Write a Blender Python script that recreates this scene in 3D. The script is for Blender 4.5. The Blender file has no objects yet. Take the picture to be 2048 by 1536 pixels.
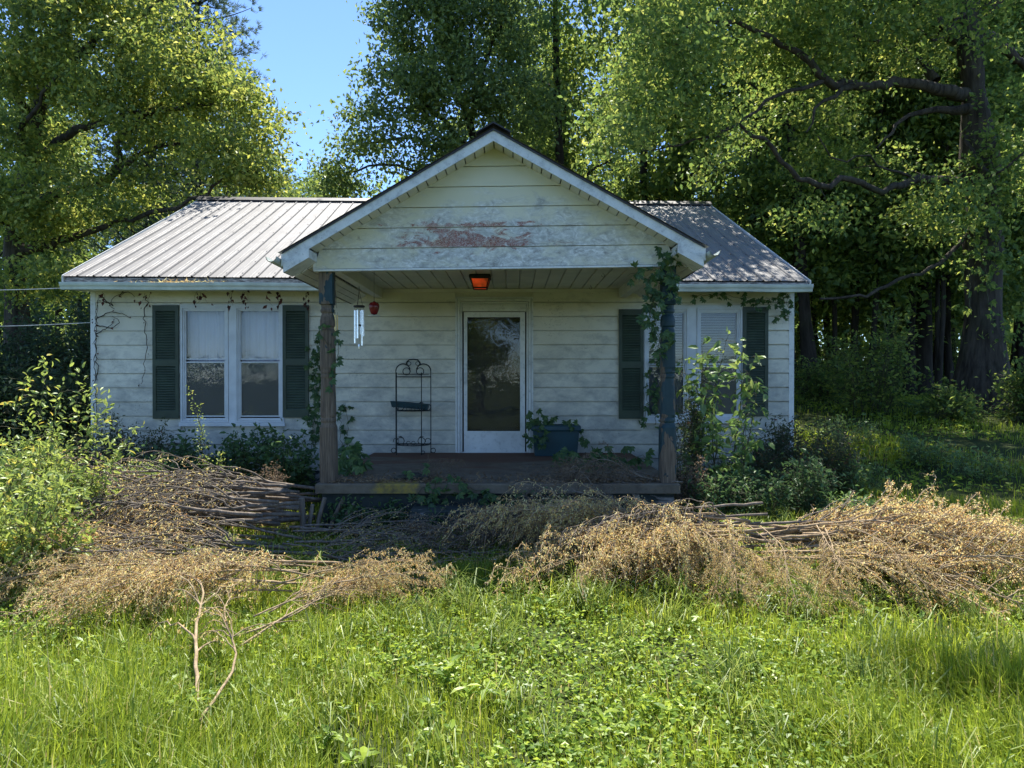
import bpy, math, random
import numpy as np
from mathutils import Matrix, Vector

RNG = np.random.default_rng(7)
random.seed(7)
SC = bpy.context.scene
COL = SC.collection
R = math.radians

# ------------------------------------------------------------------ camera
CAMZ, FPX, HOR = 1.6, 1420.0, 757.0
cam_d = bpy.data.cameras.new('camera')
cam = bpy.data.objects.new('camera', cam_d)
COL.objects.link(cam)
cam.location = (0, 0, CAMZ)
cam.rotation_euler = (R(90 - 0.44), 0, 0)
cam_d.sensor_width = 36.0
cam_d.lens = FPX / 2048 * 36.0
cam_d.clip_start = 0.05
cam_d.clip_end = 2000
SC.camera = cam

# ------------------------------------------------------------------ sky, sun, exposure
SUN_EL = R(64)
world = bpy.data.worlds.new('World')
SC.world = world
world.use_nodes = True
wn = world.node_tree
bg = wn.nodes['Background']
sky = wn.nodes.new('ShaderNodeTexSky')
sky.sky_type = 'NISHITA'
sky.sun_disc = False
sky.sun_elevation = SUN_EL
sky.sun_rotation = R(0)
sky.air_density = 1.0
sky.dust_density = 0.0
sky.altitude = 2500
sky.ozone_density = 6.0
wn.links.new(sky.outputs[0], bg.inputs[0])
bg.inputs[1].default_value = 0.135
sun_d = bpy.data.lights.new('sun', 'SUN')
sun_d.energy = 5.0
sun_d.angle = R(0.53)
sun_d.color = (1.0, 0.95, 0.86)
sun = bpy.data.objects.new('sun', sun_d)
COL.objects.link(sun)
sun.rotation_euler = (-(math.pi / 2 - SUN_EL), 0, 0)
SC.view_settings.view_transform = 'Standard'
SC.view_settings.look = 'None'
SC.view_settings.gamma = 1.0
SC.view_settings.exposure = 1.22
SC.view_settings.use_curve_mapping = False
SC.render.engine = 'CYCLES'
SC.cycles.max_bounces = 5
SC.cycles.diffuse_bounces = 3
SC.cycles.glossy_bounces = 3
SC.cycles.transmission_bounces = 4
SC.cycles.transparent_max_bounces = 12
SC.cycles.sample_clamp_indirect = 6.0
SC.cycles.use_denoising = True


def X(px, d):
    return (px - 1024) * d / FPX


def Z(py, d):
    return CAMZ + (HOR - py) * d / FPX


def P(px, py, d):
    return np.array([X(px, d), d, Z(py, d)])


# ------------------------------------------------------------------ mesh helpers
def link(o, parent=None):
    COL.objects.link(o)
    if parent is not None:
        o.parent = parent
        if parent.type == 'EMPTY':          # vertices are in world coordinates
            o.matrix_parent_inverse = Matrix.Translation(-parent.location)
    return o


def mk(name, V, Fs, mat, parent=None, smooth=False, **props):
    """One mesh object from vertex array V and a list of face arrays (n x k)."""
    V = np.asarray(V, dtype=np.float32).reshape(-1, 3)
    if not isinstance(Fs, list) or not isinstance(Fs[0], np.ndarray):
        Fs = [np.asarray(Fs)]
    Fs = [np.asarray(f, dtype=np.int32) for f in Fs if len(f)]
    me = bpy.data.meshes.new(name)
    me.vertices.add(len(V))
    me.vertices.foreach_set('co', V.ravel())
    loops = np.concatenate([f.ravel() for f in Fs])
    sizes = np.concatenate([np.full(len(f), f.shape[1], dtype=np.int32) for f in Fs])
    starts = np.zeros(len(sizes), dtype=np.int32)
    starts[1:] = np.cumsum(sizes)[:-1]
    me.loops.add(len(loops))
    me.loops.foreach_set('vertex_index', loops)
    me.polygons.add(len(sizes))
    me.polygons.foreach_set('loop_start', starts)
    me.polygons.foreach_set('use_smooth', np.full(len(sizes), bool(smooth)))
    me.update(calc_edges=True)
    if mat is not None:
        me.materials.append(mat)
    o = bpy.data.objects.new(name, me)
    link(o, parent)
    tag(o, **props)
    return o


def tag(o, label=None, cat=None, group=None, kind=None):
    if label:
        o['label'] = label
    if cat:
        o['category'] = cat
    if group:
        o['group'] = group
    if kind:
        o['kind'] = kind
    return o


def empty(name, loc, label, cat, group=None):
    o = bpy.data.objects.new(name, None)
    COL.objects.link(o)
    o.location = loc
    o.empty_display_size = 0.2
    return tag(o, label, cat, group)


class MB:
    """Collects boxes, prisms and tubes into one mesh."""

    def __init__(s):
        s.v, s.q, s.t, s.n = [], [], [], 0

    def add(s, V, quads=None, tris=None):
        V = np.asarray(V, dtype=float).reshape(-1, 3)
        if quads is not None and len(quads):
            s.q.append(np.asarray(quads) + s.n)
        if tris is not None and len(tris):
            s.t.append(np.asarray(tris) + s.n)
        s.v.append(V)
        s.n += len(V)
        return s

    def hexa(s, c):
        return s.add(c, [[0, 3, 2, 1], [4, 5, 6, 7], [0, 1, 5, 4], [1, 2, 6, 5], [2, 3, 7, 6], [3, 0, 4, 7]])

    def box(s, x0, x1, y0, y1, z0, z1, bev=0.0):
        if bev:
            return s.bbox(x0, x1, y0, y1, z0, z1, bev)
        return s.hexa([[x0, y0, z0], [x1, y0, z0], [x1, y1, z0], [x0, y1, z0], [x0, y0, z1], [x1, y0, z1], [x1, y1, z1], [x0, y1, z1]])

    def bbox(s, x0, x1, y0, y1, z0, z1, b):
        """A box with chamfered vertical and top edges."""
        rings = []
        for z, i in ((z0, 0), (z1 - b, 0), (z1, b)):
            c = b
            rings.append([[x0 + i + c, y0 + i, z], [x1 - i - c, y0 + i, z], [x1 - i, y0 + i + c, z], [x1 - i, y1 - i - c, z],
                          [x1 - i - c, y1 - i, z], [x0 + i + c, y1 - i, z], [x0 + i, y1 - i - c, z], [x0 + i, y0 + i + c, z]])
        V = np.array(rings).reshape(-1, 3)
        q = []
        for r in range(2):
            for k in range(8):
                a, bb = r * 8 + k, r * 8 + (k + 1) % 8
                q.append([a, bb, bb + 8, a + 8])
        for o, f in ((0, 1), (16, 0)):
            quad = [[o + 7, o, o + 1, o + 2], [o + 7, o + 2, o + 3, o + 6], [o + 6, o + 3, o + 4, o + 5]]
            q += [list(reversed(k)) for k in quad] if f else quad
        return s.add(V, q)

    def prism(s, poly, y0, y1):
        """poly in (x, z), counter-clockwise seen from -y, extruded along y (fan caps)."""
        n = len(poly)
        V = [[p[0], y0, p[1]] for p in poly] + [[p[0], y1, p[1]] for p in poly]
        q = [[i, (i + 1) % n, n + (i + 1) % n, n + i] for i in range(n)]
        q = [list(reversed(k)) for k in q]
        t = [[0, i, i + 1] for i in range(1, n - 1)] + [[n, n + i + 1, n + i] for i in range(1, n - 1)]
        return s.add(V, q, t)

    def tube(s, pts, r, sides=6):
        V, F = tubes([(np.asarray(pts, float), r)], sides)
        return s.add(V, F)

    def build(s, name, mat, parent=None, smooth=False, fn=None, **props):
        V = np.concatenate(s.v)
        if fn is not None:
            V = fn(V.copy())
        Fs = []
        if s.q:
            Fs.append(np.concatenate(s.q))
        if s.t:
            Fs.append(np.concatenate(s.t))
        return mk(name, V, Fs, mat, parent, smooth, **props)


def tubes(polys, sides=5):
    Vs, Fs, n = [], [], 0
    a = np.arange(sides) * 2 * np.pi / sides
    ca, sa = np.cos(a)[None, :, None], np.sin(a)[None, :, None]
    k = np.arange(sides)
    for pts, rad in polys:
        pts = np.asarray(pts, float)
        m = len(pts)
        rad = np.full(m, rad) if np.isscalar(rad) else np.asarray(rad, float)
        t = np.gradient(pts, axis=0)
        t /= np.linalg.norm(t, axis=1, keepdims=True) + 1e-9
        mean = t.mean(axis=0)
        ref = np.zeros(3)
        ref[np.argmin(np.abs(mean))] = 1
        n1 = np.cross(t, ref)
        n1 /= np.linalg.norm(n1, axis=1, keepdims=True) + 1e-9
        n2 = np.cross(t, n1)
        ring = pts[:, None, :] + rad[:, None, None] * (ca * n1[:, None, :] + sa * n2[:, None, :])
        Vs.append(ring.reshape(-1, 3))
        i = (np.arange(m - 1) * sides)[:, None]
        q = np.stack([i + k, i + (k + 1) % sides, i + sides + (k + 1) % sides, i + sides + k], axis=-1).reshape(-1, 4)
        Fs.append(q + n)
        n += m * sides
    return np.concatenate(Vs), np.concatenate(Fs)


def unit(v):
    return v / (np.linalg.norm(v, axis=-1, keepdims=True) + 1e-9)


def rdir(n, rng=RNG):
    return unit(rng.normal(size=(n, 3)))


def kites(Pb, D, Nn, L, W, fold=0.15, at=0.45):
    n = len(Pb)
    D = unit(D)
    S = unit(np.cross(D, Nn))
    U = unit(np.cross(S, D))
    L = np.broadcast_to(np.asarray(L, float), (n,))[:, None]
    W = np.broadcast_to(np.asarray(W, float), (n,))[:, None]
    mid = Pb + D * L * at + U * W * fold
    V = np.stack([Pb, mid + S * W / 2, Pb + D * L - U * L * 0.12, mid - S * W / 2], axis=1).reshape(-1, 3)
    return V, np.arange(n * 4).reshape(-1, 4)


def pointed_leaves(Pb, D, Nn, L, W):
    """Six-point leaves, folded along the midrib."""
    n = len(Pb)
    D = unit(D)
    S = unit(np.cross(D, Nn))
    U = unit(np.cross(S, D))
    L = np.broadcast_to(np.asarray(L, float), (n,))[:, None]
    W = np.broadcast_to(np.asarray(W, float), (n,))[:, None]
    b, m, tp = Pb, Pb + D * L * .5 - U * W * .1, Pb + D * L - U * L * .18
    V = np.stack([b, Pb + D * L * .3 + S * W * .46 + U * W * .12, Pb + D * L * .68 + S * W * .36 + U * W * .02, tp,
                  Pb + D * L * .68 - S * W * .36 + U * W * .02, Pb + D * L * .3 - S * W * .46 + U * W * .12, m], axis=1).reshape(-1, 3)
    i = (np.arange(n) * 7)[:, None]
    F = np.concatenate([i + np.array([[0, 6, 2, 1]]), i + np.array([[0, 5, 4, 6]])])
    T = np.concatenate([i + np.array([[6, 3, 2]]), i + np.array([[6, 4, 3]])])
    return V, [F, T]


def palmate(Pb, D, Nn, size, k=5):
    """Creeper leaves: k leaflets fanned from one point."""
    D = unit(D)
    S = unit(np.cross(D, Nn))
    Vs, Fs, n = [], [], 0
    for a in np.linspace(-1.25, 1.25, k):
        d = D * math.cos(a) + S * math.sin(a)
        L = size * (1.0 - 0.25 * abs(a))
        V, F = kites(Pb, d, Nn, L, L * .46, .12, .55)
        Vs.append(V)
        Fs.append(F + n)
        n += len(V)
    return np.concatenate(Vs), np.concatenate(Fs)


# ------------------------------------------------------------------ material helpers
class NT:
    def __init__(s, name):
        s.m = bpy.data.materials.new(name)
        s.m.use_nodes = True
        s.t = s.m.node_tree
        s.t.nodes.clear()
        s.out = s.t.nodes.new('ShaderNodeOutputMaterial')

    def n(s, typ, **kw):
        nd = s.t.nodes.new('ShaderNode' + typ)
        for k, v in kw.items():
            setattr(nd, k, v)
        return nd

    def set(s, sock, v):
        if isinstance(v, bpy.types.NodeSocket):
            s.t.links.new(v, sock)
        else:
            if isinstance(v, (tuple, list)) and len(v) == 3 and len(sock.default_value) == 4:
                v = (*v, 1)
            sock.default_value = v

    def pos(s, scale=(1, 1, 1), rot=(0, 0, 0)):
        tc = s.n('TexCoord')
        mp = s.n('Mapping')
        s.set(mp.inputs[0], tc.outputs['Object'])
        mp.inputs['Scale'].default_value = scale
        mp.inputs['Rotation'].default_value = rot
        return mp.outputs[0]

    def noise(s, vec, scale, detail=4, rough=.55, dist=0):
        nd = s.n('TexNoise')
        s.set(nd.inputs['Vector'], vec)
        nd.inputs['Scale'].default_value = scale
        nd.inputs['Detail'].default_value = detail
        nd.inputs['Roughness'].default_value = rough
        nd.inputs['Distortion'].default_value = dist
        return nd.outputs[0]

    def ramp(s, fac, stops, interp='LINEAR'):
        nd = s.n('ValToRGB')
        nd.color_ramp.interpolation = interp
        el = nd.color_ramp.elements
        while len(el) < len(stops):
            el.new(.5)
        for e, (p, c) in zip(el, stops):
            e.position = p
            e.color = (*c, 1) if isinstance(c, (tuple, list)) else (c, c, c, 1)
        s.set(nd.inputs[0], fac)
        return nd.outputs[0]

    def mix(s, f, a, b):
        nd = s.n('Mix', data_type='RGBA')
        s.set(nd.inputs[0], f)
        s.set(nd.inputs[6], a)
        s.set(nd.inputs[7], b)
        return nd.outputs[2]

    def op(s, o, a, b=0.0, clamp=False):
        nd = s.n('Math', operation=o, use_clamp=clamp)
        s.set(nd.inputs[0], a)
        s.set(nd.inputs[1], b)
        return nd.outputs[0]

    def xyz(s, vec):
        nd = s.n('SeparateXYZ')
        s.set(nd.inputs[0], vec)
        return nd.outputs

    def bump(s, h, strength=.3, dist=.01):
        nd = s.n('Bump')
        nd.inputs['Strength'].default_value = strength
        nd.inputs['Distance'].default_value = dist
        s.set(nd.inputs['Height'], h)
        return nd.outputs[0]

    def pbr(s, col, rough=.6, metal=0.0, normal=None, spec=.5):
        b = s.n('BsdfPrincipled')
        s.set(b.inputs['Base Color'], col)
        s.set(b.inputs['Roughness'], rough)
        s.set(b.inputs['Metallic'], metal)
        b.inputs['Specular IOR Level'].default_value = spec
        if normal is not None:
            s.set(b.inputs['Normal'], normal)
        s.t.links.new(b.outputs[0], s.out.inputs[0])
        return s.m


def simple(name, col, rough=.6, metal=0.0, var=.25, scale=12, spec=.4, bump=0.0):
    t = NT(name)
    p = t.pos()
    f = t.noise(p, scale, 5)
    c0 = tuple(c * (1 - var) for c in col)
    c1 = tuple(min(1, c * (1 + var)) for c in col)
    c = t.ramp(f, [(.3, c0), (.7, c1)])
    nrm = t.bump(t.noise(p, scale * 4, 4), bump, .004) if bump else None
    return t.pbr(c, rough, metal, nrm, spec)


def leafmat(name, stops, trans=.45, gloss=.06, grough=.35, var_scale=.6, tint=1.0, gain=1.9, fresh=.003):
    """Leaf: per-leaf colour, light passing through, a slight sheen."""
    stops = [(p, tuple(min(.8, v * gain + e * gain) for v, e in zip(c, (0, 0, fresh)))) for p, c in stops]
    gloss, grough = gloss * .6, max(grough, .45)
    t = NT(name)
    g = t.n('NewGeometry')
    col = t.ramp(g.outputs['Random Per Island'], stops)
    big = t.noise(t.pos(), var_scale, 3)
    col = t.mix(t.ramp(big, [(.35, 0.0), (.65, .45)]), col, t.mix(1.0, col, stops[0][1]))
    dif = t.n('BsdfDiffuse')
    t.set(dif.inputs[0], col)
    trn = t.n('BsdfTranslucent')
    hs = t.n('HueSaturation')
    hs.inputs['Hue'].default_value = .487
    hs.inputs['Saturation'].default_value = .98
    hs.inputs['Value'].default_value = 1.5 * tint
    t.set(hs.inputs['Color'], col)
    t.set(trn.inputs[0], hs.outputs[0])
    m1 = t.n('MixShader')
    m1.inputs[0].default_value = trans
    t.t.links.new(dif.outputs[0], m1.inputs[1])
    t.t.links.new(trn.outputs[0], m1.inputs[2])
    gl = t.n('BsdfGlossy')
    gl.inputs['Roughness'].default_value = grough
    gl.inputs[0].default_value = (.8, .85, .8, 1)
    m2 = t.n('MixShader')
    m2.inputs[0].default_value = gloss
    t.t.links.new(m1.outputs[0], m2.inputs[1])
    t.t.links.new(gl.outputs[0], m2.inputs[2])
    t.t.links.new(m2.outputs[0], t.out.inputs[0])
    return t.m


M = {}


def build_materials():
    # siding: old cream-white paint, mildew streaks, dirt at the laps
    t = NT('old_white_siding')
    p = t.pos()
    xs = t.xyz(p)
    base = t.ramp(t.noise(p, 1.1, 4), [(.3, (.56, .54, .445)), (.7, (.69, .67, .57))])
    st = t.noise(t.pos((1.5, 1.5, 2.6)), 2.2, 9, .70, .3)
    low = t.op('MULTIPLY', t.op('SUBTRACT', 2.15, xs[2]), .11)
    dirt = t.ramp(t.op('ADD', st, low), [(.47, 0.0), (.76, .72)])
    col = t.mix(dirt, base, (.23, .24, .235))
    speck = t.ramp(t.noise(p, 38, 6, .75), [(.56, 0.0), (.68, .7)])
    specks = t.op('MULTIPLY', speck, t.ramp(t.noise(p, 1.7, 3), [(.48, 0.0), (.66, 1.0)]))
    col = t.mix(specks, col, (.09, .10, .09))
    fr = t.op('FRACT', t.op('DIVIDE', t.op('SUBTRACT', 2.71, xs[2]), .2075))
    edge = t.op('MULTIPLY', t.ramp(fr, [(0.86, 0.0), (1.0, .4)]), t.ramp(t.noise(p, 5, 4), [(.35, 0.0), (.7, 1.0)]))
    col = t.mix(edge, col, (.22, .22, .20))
    M['siding'] = t.pbr(col, .62, 0, t.bump(t.noise(t.pos((2, 2, 30)), 9, 5), .12, .004), .3)
    # gable siding: cream, crackled, red primer showing through in patches
    t = NT('peeling_gable_siding')
    p = t.pos()
    xs = t.xyz(p)
    base = t.ramp(t.noise(p, .9, 3), [(.3, (.58, .57, .43)), (.7, (.67, .66, .53))])
    dx = t.op('MULTIPLY', t.op('ADD', xs[0], .10), .42)
    dz = t.op('MULTIPLY', t.op('SUBTRACT', xs[2], 2.84), 1.45)
    rad = t.op('ADD', t.op('MULTIPLY', dx, dx), t.op('MULTIPLY', dz, dz))
    n1 = t.noise(t.pos((1.2, 1, 2.6)), 2.3, 9, .66, .5)
    chalk = t.ramp(t.op('SUBTRACT', n1, t.op('MULTIPLY', rad, .22)), [(.30, 0.0), (.50, .9)])
    grey = t.ramp(t.noise(t.pos((1, 1, 1.6)), 9, 9, .72, 1.5), [(.38, (.33, .34, .33)), (.55, (.58, .60, .59)), (.62, (.76, .77, .76))])
    col = t.mix(chalk, base, grey)
    mold = t.op('SUBTRACT', t.noise(t.pos((1, 1, 2.2)), 7.5, 9, .78, .8), t.op('MULTIPLY', rad, .13))
    col = t.mix(t.ramp(mold, [(.51, 0.0), (.64, .75)]), col, (.17, .16, .15))
    rx = t.op('MULTIPLY', t.op('ADD', xs[0], .42), 1.1)
    rz = t.op('MULTIPLY', t.op('SUBTRACT', xs[2], 3.07), 4.6)
    rr = t.op('ADD', t.op('MULTIPLY', rx, rx), t.op('MULTIPLY', rz, rz))
    nr = t.op('SUBTRACT', t.noise(t.pos((1, 1, 2)), 5.2, 8, .68, .9), t.op('MULTIPLY', rr, .17))
    fg = t.op('FRACT', t.op('DIVIDE', t.op('SUBTRACT', xs[2], 2.753), .2075))
    nr = t.op('ADD', nr, t.ramp(fg, [(0.0, .10), (.55, 0.0)]))
    red = t.ramp(nr, [(.45, 0.0), (.53, .9)])
    crack = t.ramp(t.noise(p, 26, 6, .7, 2.2), [(.47, 1.0), (.52, .1), (.56, 1.0)])
    col = t.mix(t.op('MULTIPLY', red, crack), col, t.ramp(t.noise(p, 30, 4), [(.3, (.15, .030, .018)), (.7, (.31, .075, .045))]))
    fr = t.op('FRACT', t.op('DIVIDE', t.op('SUBTRACT', 2.753, xs[2]), .2075))
    M['gable'] = t.pbr(col, .6, 0, t.bump(t.noise(p, 60, 6, .7, 1.0), .18, .004), .3)
    # trim paint, whitish
    t = NT('weathered_white_trim')
    p = t.pos()
    base = t.ramp(t.noise(p, 3, 5), [(.3, (.56, .58, .57)), (.7, (.70, .72, .71))])
    dirt = t.ramp(t.noise(p, 14, 8, .75), [(.52, 0.0), (.74, .6)])
    M['trim'] = t.pbr(t.mix(dirt, base, (.2, .21, .21)), .5, 0, None, .4)
    t = NT('dirty_rake_board')
    p = t.pos()
    base = t.ramp(t.noise(t.pos((1, 1, 1)), 7, 8, .7), [(.32, (.36, .38, .39)), (.5, (.60, .63, .63)), (.7, (.70, .72, .72))])
    dirt = t.ramp(t.noise(p, 30, 8, .8), [(.55, 0.0), (.70, .7)])
    M['rake'] = t.pbr(t.mix(dirt, base, (.13, .14, .14)), .55, 0, None, .4)
    M['soffit'] = simple('cream_vinyl_soffit', (.62, .61, .53), .5, 0, .12, 3)
    M['ceiling'] = simple('cream_ceiling_board', (.56, .55, .46), .55, 0, .15, 2.5)
    M['gutter'] = simple('pale_green_gutter', (.50, .56, .52), .4, 0.1, .18, 5)
    M['window_vinyl'] = simple('bluish_white_vinyl', (.54, .57, .59), .4, 0, .1, 6)
    t = NT('rusty_fascia_strip')
    p = t.pos()
    M['fascia'] = t.pbr(t.ramp(t.noise(t.pos((1, 1, 4)), 10, 8, .75), [(.4, (.05, .05, .055)), (.52, (.2, .2, .2)), (.66, (.42, .44, .46))]), .7)
    # metal roof
    t = NT('galvanised_roof_sheet')
    p = t.pos()
    c = t.ramp(t.noise(t.pos((1.2, .25, .25)), 3.5, 6, .6), [(.3, (.155, .15, .145)), (.7, (.215, .21, .204))])
    spots = t.ramp(t.noise(p, 22, 7, .8), [(.62, 0.0), (.74, .35)])
    c = t.mix(spots, c, (.2, .17, .14))
    M['roof'] = t.pbr(c, t.ramp(t.noise(p, 5, 4), [(.3, .52), (.7, .68)]), .05, None, .3)
    M['dark_metal'] = simple('dark_ridge_metal', (.035, .033, .035), .5, .3, .3, 8)
    M['screw'] = simple('dark_screw_head', (.03, .03, .03), .6, .4, .1)
    M['louver'] = simple('dark_green_shutter', (.030, .048, .030), .5, 0, .3, 5)
    # posts: teal paint flaking off grey wood
    t = NT('flaking_teal_post')
    p = t.pos()
    xs = t.xyz(p)
    wood = t.ramp(t.noise(t.pos((26, 26, 1.2)), 3, 7, .65), [(.3, (.05, .04, .032)), (.55, (.145, .112, .080)), (.75, (.235, .19, .145))])
    teal = t.ramp(t.noise(p, 9, 4), [(.3, (.008, .028, .036)), (.7, (.015, .046, .055))])
    nz = t.noise(t.pos((4, 4, 2.2)), 1.6, 6, .55, .4)
    up = t.op('MULTIPLY', t.op('SUBTRACT', xs[2], 1.55), .10)
    side = t.op('MULTIPLY', xs[0], .055)
    f = t.ramp(t.op('ADD', t.op('ADD', nz, up), side), [(.525, 0.0), (.54, 1.0)])
    M['post'] = t.pbr(t.mix(f, wood, teal), t.ramp(f, [(0, .85), (1, .45)]), 0, t.bump(t.op('ADD', t.noise(t.pos((30, 30, 1.5)), 3, 6), f), .5, .004), .3)
    # concrete
    t = NT('old_porch_concrete')
    p = t.pos()
    xs = t.xyz(p)
    c = t.ramp(t.noise(p, 4, 8, .7), [(.3, (.085, .070, .052)), (.7, (.20, .17, .125))])
    redf = t.ramp(t.op('ADD', t.noise(t.pos((.7, 1.6, 1)), 1.3, 4), t.op('MULTIPLY', t.op('SUBTRACT', xs[1], 8.6), .17)), [(.52, 0.0), (.68, .9)])
    c = t.mix(redf, c, (.13, .068, .045))
    yd = t.op('ABSOLUTE', t.op('ADD', xs[0], 1.20))
    yel = t.op('MULTIPLY', t.ramp(t.op('ADD', yd, t.op('MULTIPLY', t.noise(p, 7, 5), .3)), [(.33, 1.0), (.40, 0.0)]), t.ramp(xs[1], [(0, 1.0), (1, 1.0)]))
    yel = t.op('MULTIPLY', yel, t.op('LESS_THAN', xs[1], 7.62))
    c = t.mix(t.op('MULTIPLY', yel, t.ramp(t.noise(p, 16, 7, .75), [(.36, .1), (.56, .75)])), c, (.34, .25, .035))
    M['concrete'] = t.pbr(c, .85, 0, t.bump(t.noise(p, 40, 6), .3, .005), .2)
    t = NT('flaking_dark_green_foundation')
    p = t.pos()
    f = t.ramp(t.noise(t.pos((1, 1, 1.6)), 2.6, 7, .66, .6), [(.58, 0.0), (.61, 1.0)])
    c = t.mix(f, t.ramp(t.noise(p, 9, 6, .7), [(.3, (.020, .030, .030)), (.7, (.05, .06, .055))]), t.ramp(t.noise(p, 18, 5), [(.3, (.16, .155, .15)), (.7, (.28, .27, .26))]))
    M['foundation'] = t.pbr(c, .8, 0, t.bump(t.noise(p, 35, 6), .35, .006), .2)
    # glass
    def glass(name, wav, gain=.8):
        t = NT(name)
        tr = t.n('BsdfTransparent')
        tr.inputs[0].default_value = (.88, .90, .90, 1)
        gl = t.n('BsdfGlossy')
        gl.inputs['Roughness'].default_value = 0.015
        gl.inputs[0].default_value = (1, 1, 1, 1)
        fr = t.n('Fresnel')
        fr.inputs[0].default_value = 1.5
        mx = t.n('MixShader')
        if wav:
            b = t.bump(t.noise(t.pos((1, 1, .8)), 7, 2, .5, 1.0), wav, .02)
            t.set(gl.inputs['Normal'], b)
        f = t.op('MULTIPLY', fr.outputs[0], gain, True)
        t.set(mx.inputs[0], f)
        t.t.links.new(tr.outputs[0], mx.inputs[1])
        t.t.links.new(gl.outputs[0], mx.inputs[2])
        t.t.links.new(mx.outputs[0], t.out.inputs[0])
        return t.m
    M['glass'] = glass('window_glass', .04)
    M['door_glass'] = glass('wavy_door_glass', .06, .65)
    t = NT('insect_screen')
    tr = t.n('BsdfTransparent')
    df = t.n('BsdfDiffuse')
    df.inputs[0].default_value = (.17, .175, .22, 1)
    mx = t.n('MixShader')
    mx.inputs[0].default_value = .72
    t.t.links.new(tr.outputs[0], mx.inputs[1])
    t.t.links.new(df.outputs[0], mx.inputs[2])
    t.t.links.new(mx.outputs[0], t.out.inputs[0])
    M['screen'] = t.m
    M['curtain'] = simple('white_curtain_cloth', (.62, .61, .70), .9, 0, .06, 3)
    M['blind'] = simple('cream_blind_slat', (.62, .60, .52), .6, 0, .1, 3)
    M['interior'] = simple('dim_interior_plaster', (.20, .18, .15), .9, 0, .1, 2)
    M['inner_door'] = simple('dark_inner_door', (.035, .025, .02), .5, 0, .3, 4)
    M['iron'] = simple('dark_wrought_iron', (.012, .018, .018), .55, .2, .4, 30)
    M['teal_plastic'] = simple('faded_teal_plastic', (.012, .045, .058), .5, 0, .25, 6)
    M['chime_metal'] = simple('polished_aluminium', (.75, .77, .80), .22, .95, .05)
    M['brass'] = simple('dull_brass', (.45, .34, .16), .35, .8, .1)
    M['black'] = simple('black_painted_wood', (.012, .011, .012), .5, 0, .2)
    M['cord'] = simple('dark_cord', (.03, .03, .03), .9)
    M['red_glass'] = simple('red_feeder_plastic', (.16, .012, .016), .25, 0, .35, 14)
    M['cable'] = simple('pale_cable', (.55, .55, .53), .5)
    M['brown_rust'] = simple('rust_brown', (.12, .05, .03), .8)
    t = NT('glowing_amber_glass')
    p = t.pos()
    b = t.n('BsdfPrincipled')
    b.inputs['Base Color'].default_value = (.55, .07, .01, 1)
    b.inputs['Roughness'].default_value = .25
    b.inputs['Emission Color'].default_value = (1.0, .075, .015, 1)
    t.set(b.inputs['Emission Strength'], t.ramp(t.noise(p, 13, 3), [(.35, .015), (.65, .15)]))
    t.t.links.new(b.outputs[0], t.out.inputs[0])
    M['amber'] = t.m
    # bark
    def bark(name, c0, c1, vs=9, strength=.8):
        t = NT(name)
        pz = t.pos((1, 1, .16))
        h = t.noise(pz, vs, 7, .65, .3)
        c = t.ramp(h, [(.3, c0), (.68, c1)])
        moss = t.ramp(t.noise(t.pos(), 1.3, 4), [(.5, 0.0), (.75, .35)])
        c = t.mix(moss, c, (.05, .06, .025))
        return t.pbr(c, .92, 0, t.bump(h, strength, .05), .15)
    M['bark'] = bark('furrowed_oak_bark', (.020, .016, .013), (.10, .084, .07))
    M['bark_dark'] = bark('dark_woodland_bark', (.012, .010, .008), (.06, .05, .042), 7, .5)
    M['twig'] = bark('bare_twig_bark', (.10, .085, .07), (.30, .26, .22), 14, .3)
    M['stem_grey'] = bark('cut_stem_bark', (.08, .065, .05), (.26, .22, .18), 16, .4)
    M['stem_pale'] = bark('pale_dead_stem', (.19, .135, .08), (.46, .35, .22), 16, .3)
    M['green_stem'] = simple('green_brown_stem', (.07, .07, .03), .7)
    # leaves
    M['leaf_oak'] = leafmat('oak_leaf', [(0, (.030, .055, .010)), (.45, (.062, .095, .014)), (.85, (.115, .14, .020)), (1, (.18, .185, .04))], .50, .05, gain=2.7, fresh=.004)
    M['leaf_left'] = leafmat('yellow_green_leaf', [(0, (.030, .052, .010)), (.4, (.07, .095, .012)), (.8, (.13, .145, .018)), (1, (.19, .19, .045))], .52, .06, gain=2.7, fresh=.004)
    M['leaf_mid'] = leafmat('maple_leaf', [(0, (.03, .052, .012)), (.5, (.06, .09, .016)), (1, (.12, .15, .025))], .5, .07, gain=2.5, fresh=.006)
    M['leaf_wood'] = leafmat('woodland_leaf', [(0, (.024, .045, .009)), (.5, (.058, .088, .014)), (1, (.125, .15, .022))], .52, .04, gain=2.7, fresh=.004)
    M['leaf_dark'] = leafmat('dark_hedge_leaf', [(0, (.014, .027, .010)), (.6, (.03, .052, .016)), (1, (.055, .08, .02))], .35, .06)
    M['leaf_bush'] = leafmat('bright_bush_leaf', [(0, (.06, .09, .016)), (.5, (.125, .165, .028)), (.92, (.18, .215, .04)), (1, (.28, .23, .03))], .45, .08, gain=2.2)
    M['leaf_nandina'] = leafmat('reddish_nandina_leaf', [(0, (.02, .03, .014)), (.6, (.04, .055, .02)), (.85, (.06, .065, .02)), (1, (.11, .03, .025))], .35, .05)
    M['leaf_creeper'] = leafmat('creeper_leaf', [(0, (.02, .045, .014)), (.6, (.04, .08, .022)), (1, (.07, .11, .03))], .4, .05)
    M['leaf_sapling'] = leafmat('sapling_leaf', [(0, (.04, .08, .02)), (.6, (.08, .135, .03)), (1, (.15, .19, .04))], .45, .1)
    M['leaf_dead'] = leafmat('withered_vine_leaf', [(0, (.02, .009, .008)), (1, (.085, .035, .025))], .2, .02)
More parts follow.
